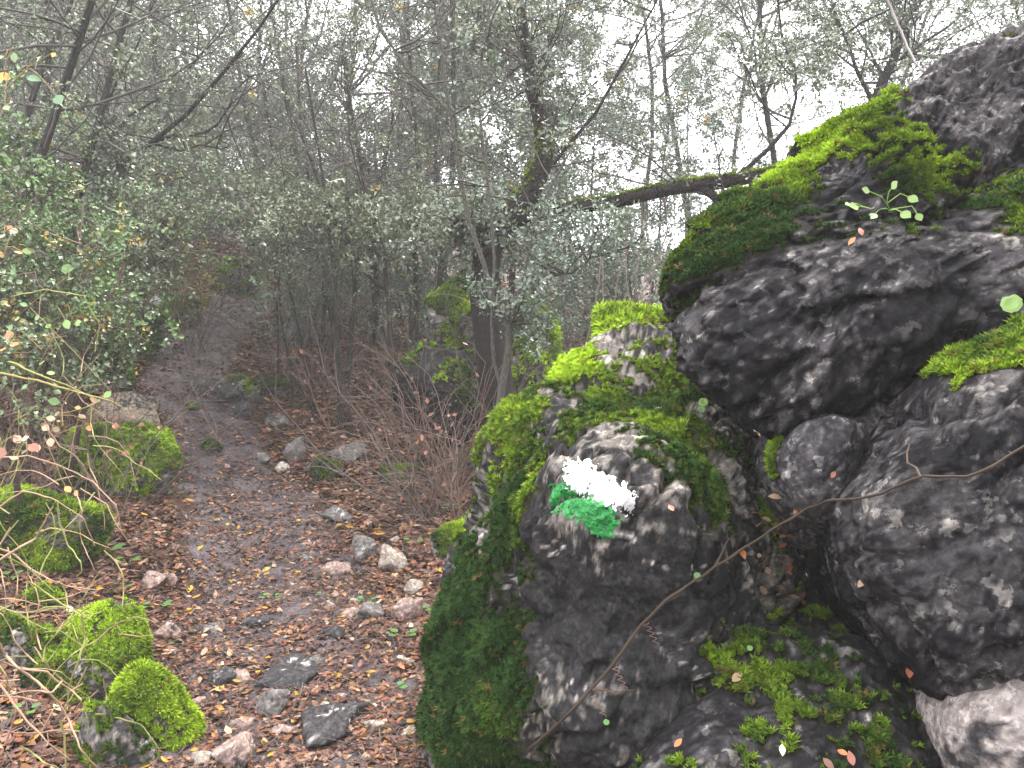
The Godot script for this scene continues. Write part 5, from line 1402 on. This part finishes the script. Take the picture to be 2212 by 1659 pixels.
func make_small_things() -> void:
	var yellow := [[492, 1142], [470, 1132], [312, 1124], [212, 1183], [212, 1233], [430, 1194], [462, 1218], [410, 1280], [425, 1302], [402, 1329], [423, 1388], [475, 1500], [531, 1512], [655, 1527], [566, 1587], [726, 1352], [575, 1238], [643, 1245], [541, 1221], [539, 1161], [643, 1134], [546, 1362], [880, 1168], [928, 1160], [1065, 1224], [850, 1275], [1065, 1342], [888, 1570], [886, 1600], [880, 1630], [440, 968], [425, 905], [345, 905], [455, 1085], [500, 1092], [410, 1090], [380, 860]]
	for q in yellow:
		if q[0] > 935: continue
		var p := ground_at(q[0], q[1])
		fallen(p + Vector3.UP * 0.02, (Vector3.UP + any_dir() * 0.25).normalized(), rng.randf_range(0.04, 0.06), rng.randf_range(0.5, 0.75), "yellow" if rng.randf() < 0.75 else "ochre", "yellow fallen leaf lying bright on the dark %s" % ("path" if path_near(p.x, p.z) < 1.0 else "leaf litter"), "yellow leaves fallen on path and litter")
	for k in 170:
		var x := rng.randf_range(20, 920)
		var y := 1000.0 + 640.0 * sqrt(rng.randf())
		var p := ground_at(x, y)
		var c: String = ["orange", "rust", "tan", "brown", "ochre", "pale"][k % 6]
		fallen(p + Vector3.UP * 0.022, (Vector3.UP + any_dir() * 0.4).normalized(), rng.randf_range(0.032, 0.055), rng.randf_range(0.45, 0.7), c, "%s fallen leaf on the woodland floor %s" % [c, "in the path" if path_near(p.x, p.z) < 1.0 else "beside the path"], "single larger leaves on the woodland floor")
	# little green plants among the leaves
	for q in [[220, 1211, 0.1], [336, 1324, 0.07], [275, 1226, 0.06], [850, 1500, 0.05], [700, 1295, 0.04], [380, 1075, 0.06], [390, 1000, 0.06], [262, 1282, 0.05], [300, 1060, 0.07], [890, 1180, 0.06], [905, 930, 0.08], [850, 1000, 0.08], [640, 955, 0.05], [210, 1350, 0.05], [585, 1300, 0.05], [365, 1395, 0.04], [790, 1310, 0.05], [870, 1385, 0.06], [905, 1330, 0.06], [20, 1260, 0.06], [35, 1235, 0.06], [50, 1550, 0.05], [975, 1110, 0.07], [300, 700, 0.15], [340, 780, 0.12]]:
		var p := ground_at(q[0], q[1])
		var root := thing("ground_ivy", "small green seedling with a few round leaves sprouting from the leaf litter", "plant", p, "green seedlings in the leaf litter")
		for k in 4:
			var b := Buf.new()
			var a := k * 1.7 + rng.randf()
			var dd := Vector3(cos(a), 0.25, sin(a)).normalized()
			b.tube([Vector3.ZERO, Vector3(0, q[2] * 0.35, 0) + dd * q[2] * 0.2, dd * q[2] * 0.5 + Vector3(0, q[2] * 0.4, 0)], [0.0012, 0.001, 0.0008], 3, Color(0.1, 0.16, 0.04))
			part("stalk", b.mesh(M.twig), root)
			b = Buf.new()
			b.blade(dd * q[2] * 0.48 + Vector3(0, q[2] * 0.4, 0), dd, Vector3.UP, q[2] * 0.7, q[2] * 0.6, 0.15)
			part("leaf", b.mesh(M.leaf_ivy if k % 2 else M.leaf_green, false), root)
	# pennywort on the boulders
	for q in [[2185, 656, 1.68, 0.021, "large round pennywort leaf in the crevice under the overhanging boulder"], [1520, 868, 2.2, 0.013, "upper of two round pennywort leaves on the painted boulder's shoulder"], [1516, 884, 2.2, 0.01, "lower of two round pennywort leaves on the painted boulder's shoulder"], [1506, 1243, 1.7, 0.007, "tiny round leaf right of the painted mark"], [1310, 1560, 1.55, 0.006, "tiny round leaf low on the painted boulder beside the cane"], [1620, 1400, 1.65, 0.006, "tiny round leaf in the gloom above the sunken boulder"]]:
		var p := on_rock(q[0], q[1], bigs)
		p += (EYE - p).normalized() * 0.03
		var root := thing("pennywort", q[4], "plant", p)
		var o := part("leaf", round_leaf(q[3], 0.5, 0.25).mesh(M.leaf_lime if q[3] > 0.012 else M.leaf_green, false), root)
		o.transform = Transform3D(turned((EYE - p).normalized().lerp(Vector3.UP, 0.25).normalized(), 0.5), Vector3.ZERO)
		var b := Buf.new()
		b.tube([Vector3(0, 0, -0.002), Vector3(0.004, -0.02, -0.03), Vector3(0.006, -0.04, -0.08)], [0.0015, 0.0015, 0.0015], 4, Color(0.12, 0.2, 0.05))
		part("stalk", b.mesh(M.twig), root)
	# the seedling on the overhanging boulder
	var base := on_rock(1928, 460, bigs)
	var bd := depth_of(base)
	var root := thing("creeping_seedling", "light green creeping plant with rounded leaves rooted in the moss of the overhanging boulder", "plant", base)
	for q in [[[1915, 440], [1905, 425], [1880, 414], 0.02], [[1915, 440], [1920, 415], [1925, 408], 0.022], [[1915, 440], [1945, 418], [1960, 424], 0.024], [[1920, 455], [1935, 452], [1945, 457], 0.026], [[1925, 452], [1970, 445], [1980, 460], 0.02], [[1915, 450], [1900, 452], [1892, 460], 0.022], [[1900, 455], [1870, 448], [1856, 446], 0.026], [[1870, 448], [1850, 440], [1838, 440], 0.016]]:
		var b := Buf.new()
		var p0 := at(q[0][0], q[0][1], bd - 0.02) - base
		var p1 := at(q[1][0], q[1][1], bd - 0.04) - base
		var p2 := at(q[2][0], q[2][1], bd - 0.05) - base
		b.tube([Vector3.ZERO, p0 * 0.6, p0, p1, p2], [0.0018, 0.0017, 0.0016, 0.0013, 0.001], 4, Color(0.2, 0.32, 0.08))
		part("stem", b.mesh(M.twig), root)
		b = Buf.new()
		b.blade(p2, (p2 - p1).normalized(), (EYE - base).normalized() + Vector3(0, 0.6, 0), q[3] * 1.25, q[3], 0.1)
		part("leaf", b.mesh(M.leaf_lime, false), root)
	# larger leaves of the wayside tangle, each a leaf of its own on a shoot: [x, y, depth, size, colour]
	var shoots := [
		["shoot with yellow and green leaves at the upper left edge", 1.9, [[12, 120, 0.04, "lime"], [28, 112, 0.035, "green"], [8, 165, 0.04, "yellow"], [25, 170, 0.04, "yellow"], [10, 228, 0.03, "lime"], [118, 112, 0.02, "yellow"], [55, 165, 0.05, "ivy"], [75, 150, 0.05, "ivy"], [120, 205, 0.05, "ivy"]]],
		["shoot with orange and cream autumn leaves at the left edge", 2.2, [[14, 488, 0.03, "orange"], [10, 505, 0.03, "tan"], [40, 500, 0.03, "pale"], [8, 555, 0.03, "ochre"], [50, 545, 0.03, "orange"], [70, 545, 0.035, "lime"]]],
		["sprig of orange leaves over the left bank, below the green bushes", 2.9, [[30, 718, 0.05, "orange"], [20, 745, 0.05, "orange"], [45, 740, 0.045, "ochre"], [10, 750, 0.04, "orange"]]],
		["spray of faded peach leaves above the rounded mossy boulder", 3.0, [[120, 905, 0.045, "tan"], [130, 930, 0.04, "tan"], [90, 920, 0.05, "tan"], [108, 945, 0.05, "tan"], [125, 895, 0.045, "ochre"], [185, 905, 0.045, "ochre"], [200, 925, 0.04, "orange"], [85, 960, 0.04, "tan"], [140, 1050, 0.045, "ochre"], [160, 1060, 0.04, "ochre"], [175, 880, 0.03, "ochre"]]],
		["shoot of red and cream leaves at the left edge near the rounded mossy boulder", 2.6, [[8, 965, 0.06, "rust"], [30, 940, 0.05, "tan"], [45, 950, 0.04, "pale"], [60, 960, 0.06, "rust"], [35, 985, 0.05, "tan"], [55, 975, 0.04, "lime"], [15, 980, 0.05, "rust"]]],
		["leafy green shoot in the bramble tangle of the left bank", 3.2, [[160, 580, 0.06, "green"], [140, 575, 0.05, "green"], [150, 600, 0.05, "green"], [30, 690, 0.04, "lime"], [60, 660, 0.04, "green"], [85, 680, 0.04, "green"], [110, 700, 0.035, "lime"], [140, 690, 0.06, "lime"], [160, 700, 0.05, "lime"], [85, 785, 0.05, "lime"], [120, 805, 0.045, "lime"], [60, 830, 0.04, "green"], [25, 700, 0.04, "green"], [240, 845, 0.05, "lime"], [130, 870, 0.06, "green"]]]]
	for q in shoots:
		var d: float = q[1]
		var foot := at(q[2][0][0], q[2][0][1], d)
		root = thing("leafy_shoot", q[0], "shoot", foot)
		var prev := Vector3(-0.05, -0.05, 0)
		for p in q[2]:
			var w := at(p[0], p[1], d + rng.randf_range(-0.06, 0.06)) - foot
			var b := Buf.new()
			b.tube([prev, prev.lerp(w, 0.5) + Vector3(0, 0.008, 0.004), w], [0.0018, 0.0014, 0.001], 4, Color(0.16, 0.12, 0.06))
			part("twig", b.mesh(M.twig), root)
			b = Buf.new()
			var dir := (Vector3(rng.randf_range(-1, 1), rng.randf_range(-0.7, 0.4), rng.randf_range(0, 0.6))).normalized()
			b.blade(w, dir, (Vector3(0, 0.6, 0.9) + any_dir() * 0.4).normalized(), p[2] * 0.72, p[2] * 0.54, rng.randf_range(-0.1, 0.3))
			part("leaf", b.mesh(M["leaf_" + p[3]], false), root)
			prev = w * 0.7
	# dead leaves caught on the boulders
	for k in 30:
		var p := on_rock(rng.randf_range(1625, 1740), rng.randf_range(1060, 1300), bigs)
		p += (EYE - p).normalized() * 0.01
		fallen(p, (Vector3.UP + any_dir() * 0.7).normalized(), rng.randf_range(0.024, 0.038), 0.45, ["tan", "brown", "rust"][k % 3], "dry %s leaf heaped in the dark cleft between the boulders" % ["tan", "brown", "rust"][k % 3], "dead leaves heaped in the cleft between the boulders")
	for q in [[1640, 1200, 2.0, "tan"], [1660, 1235, 1.95, "tan"], [1680, 1150, 2.05, "brown"], [1690, 1180, 2.0, "rust"], [1655, 1120, 2.05, "tan"], [1705, 1210, 1.95, "brown"], [1800, 1025, 1.75, "rust"], [1605, 1195, 1.75, "orange"], [1860, 1260, 1.58, "tan"], [1735, 1300, 1.8, "orange"], [1590, 1465, 1.65, "tan"], [1820, 1625, 1.48, "orange"], [1840, 1640, 1.47, "rust"], [1465, 1605, 1.58, "orange"], [1450, 1098, 1.8, "rust"], [1510, 968, 2.0, "rust"], [1425, 885, 2.15, "tan"], [1790, 1650, 1.48, "brown"], [1690, 1620, 1.5, "pale"], [1965, 1450, 1.6, "rust"], [1730, 340, 2.3, "orange"], [1840, 520, 2.05, "orange"], [1860, 500, 2.05, "rust"]]:
		var p := on_rock(q[0], q[1], bigs)
		p += (EYE - p).normalized() * 0.012
		fallen(p, ((EYE - p).normalized() + Vector3.UP + any_dir() * 0.5).normalized(), rng.randf_range(0.022, 0.034), 0.5, q[3], "%s dead leaf caught on the mossy boulders at right" % q[3], "dead leaves caught on the boulders")
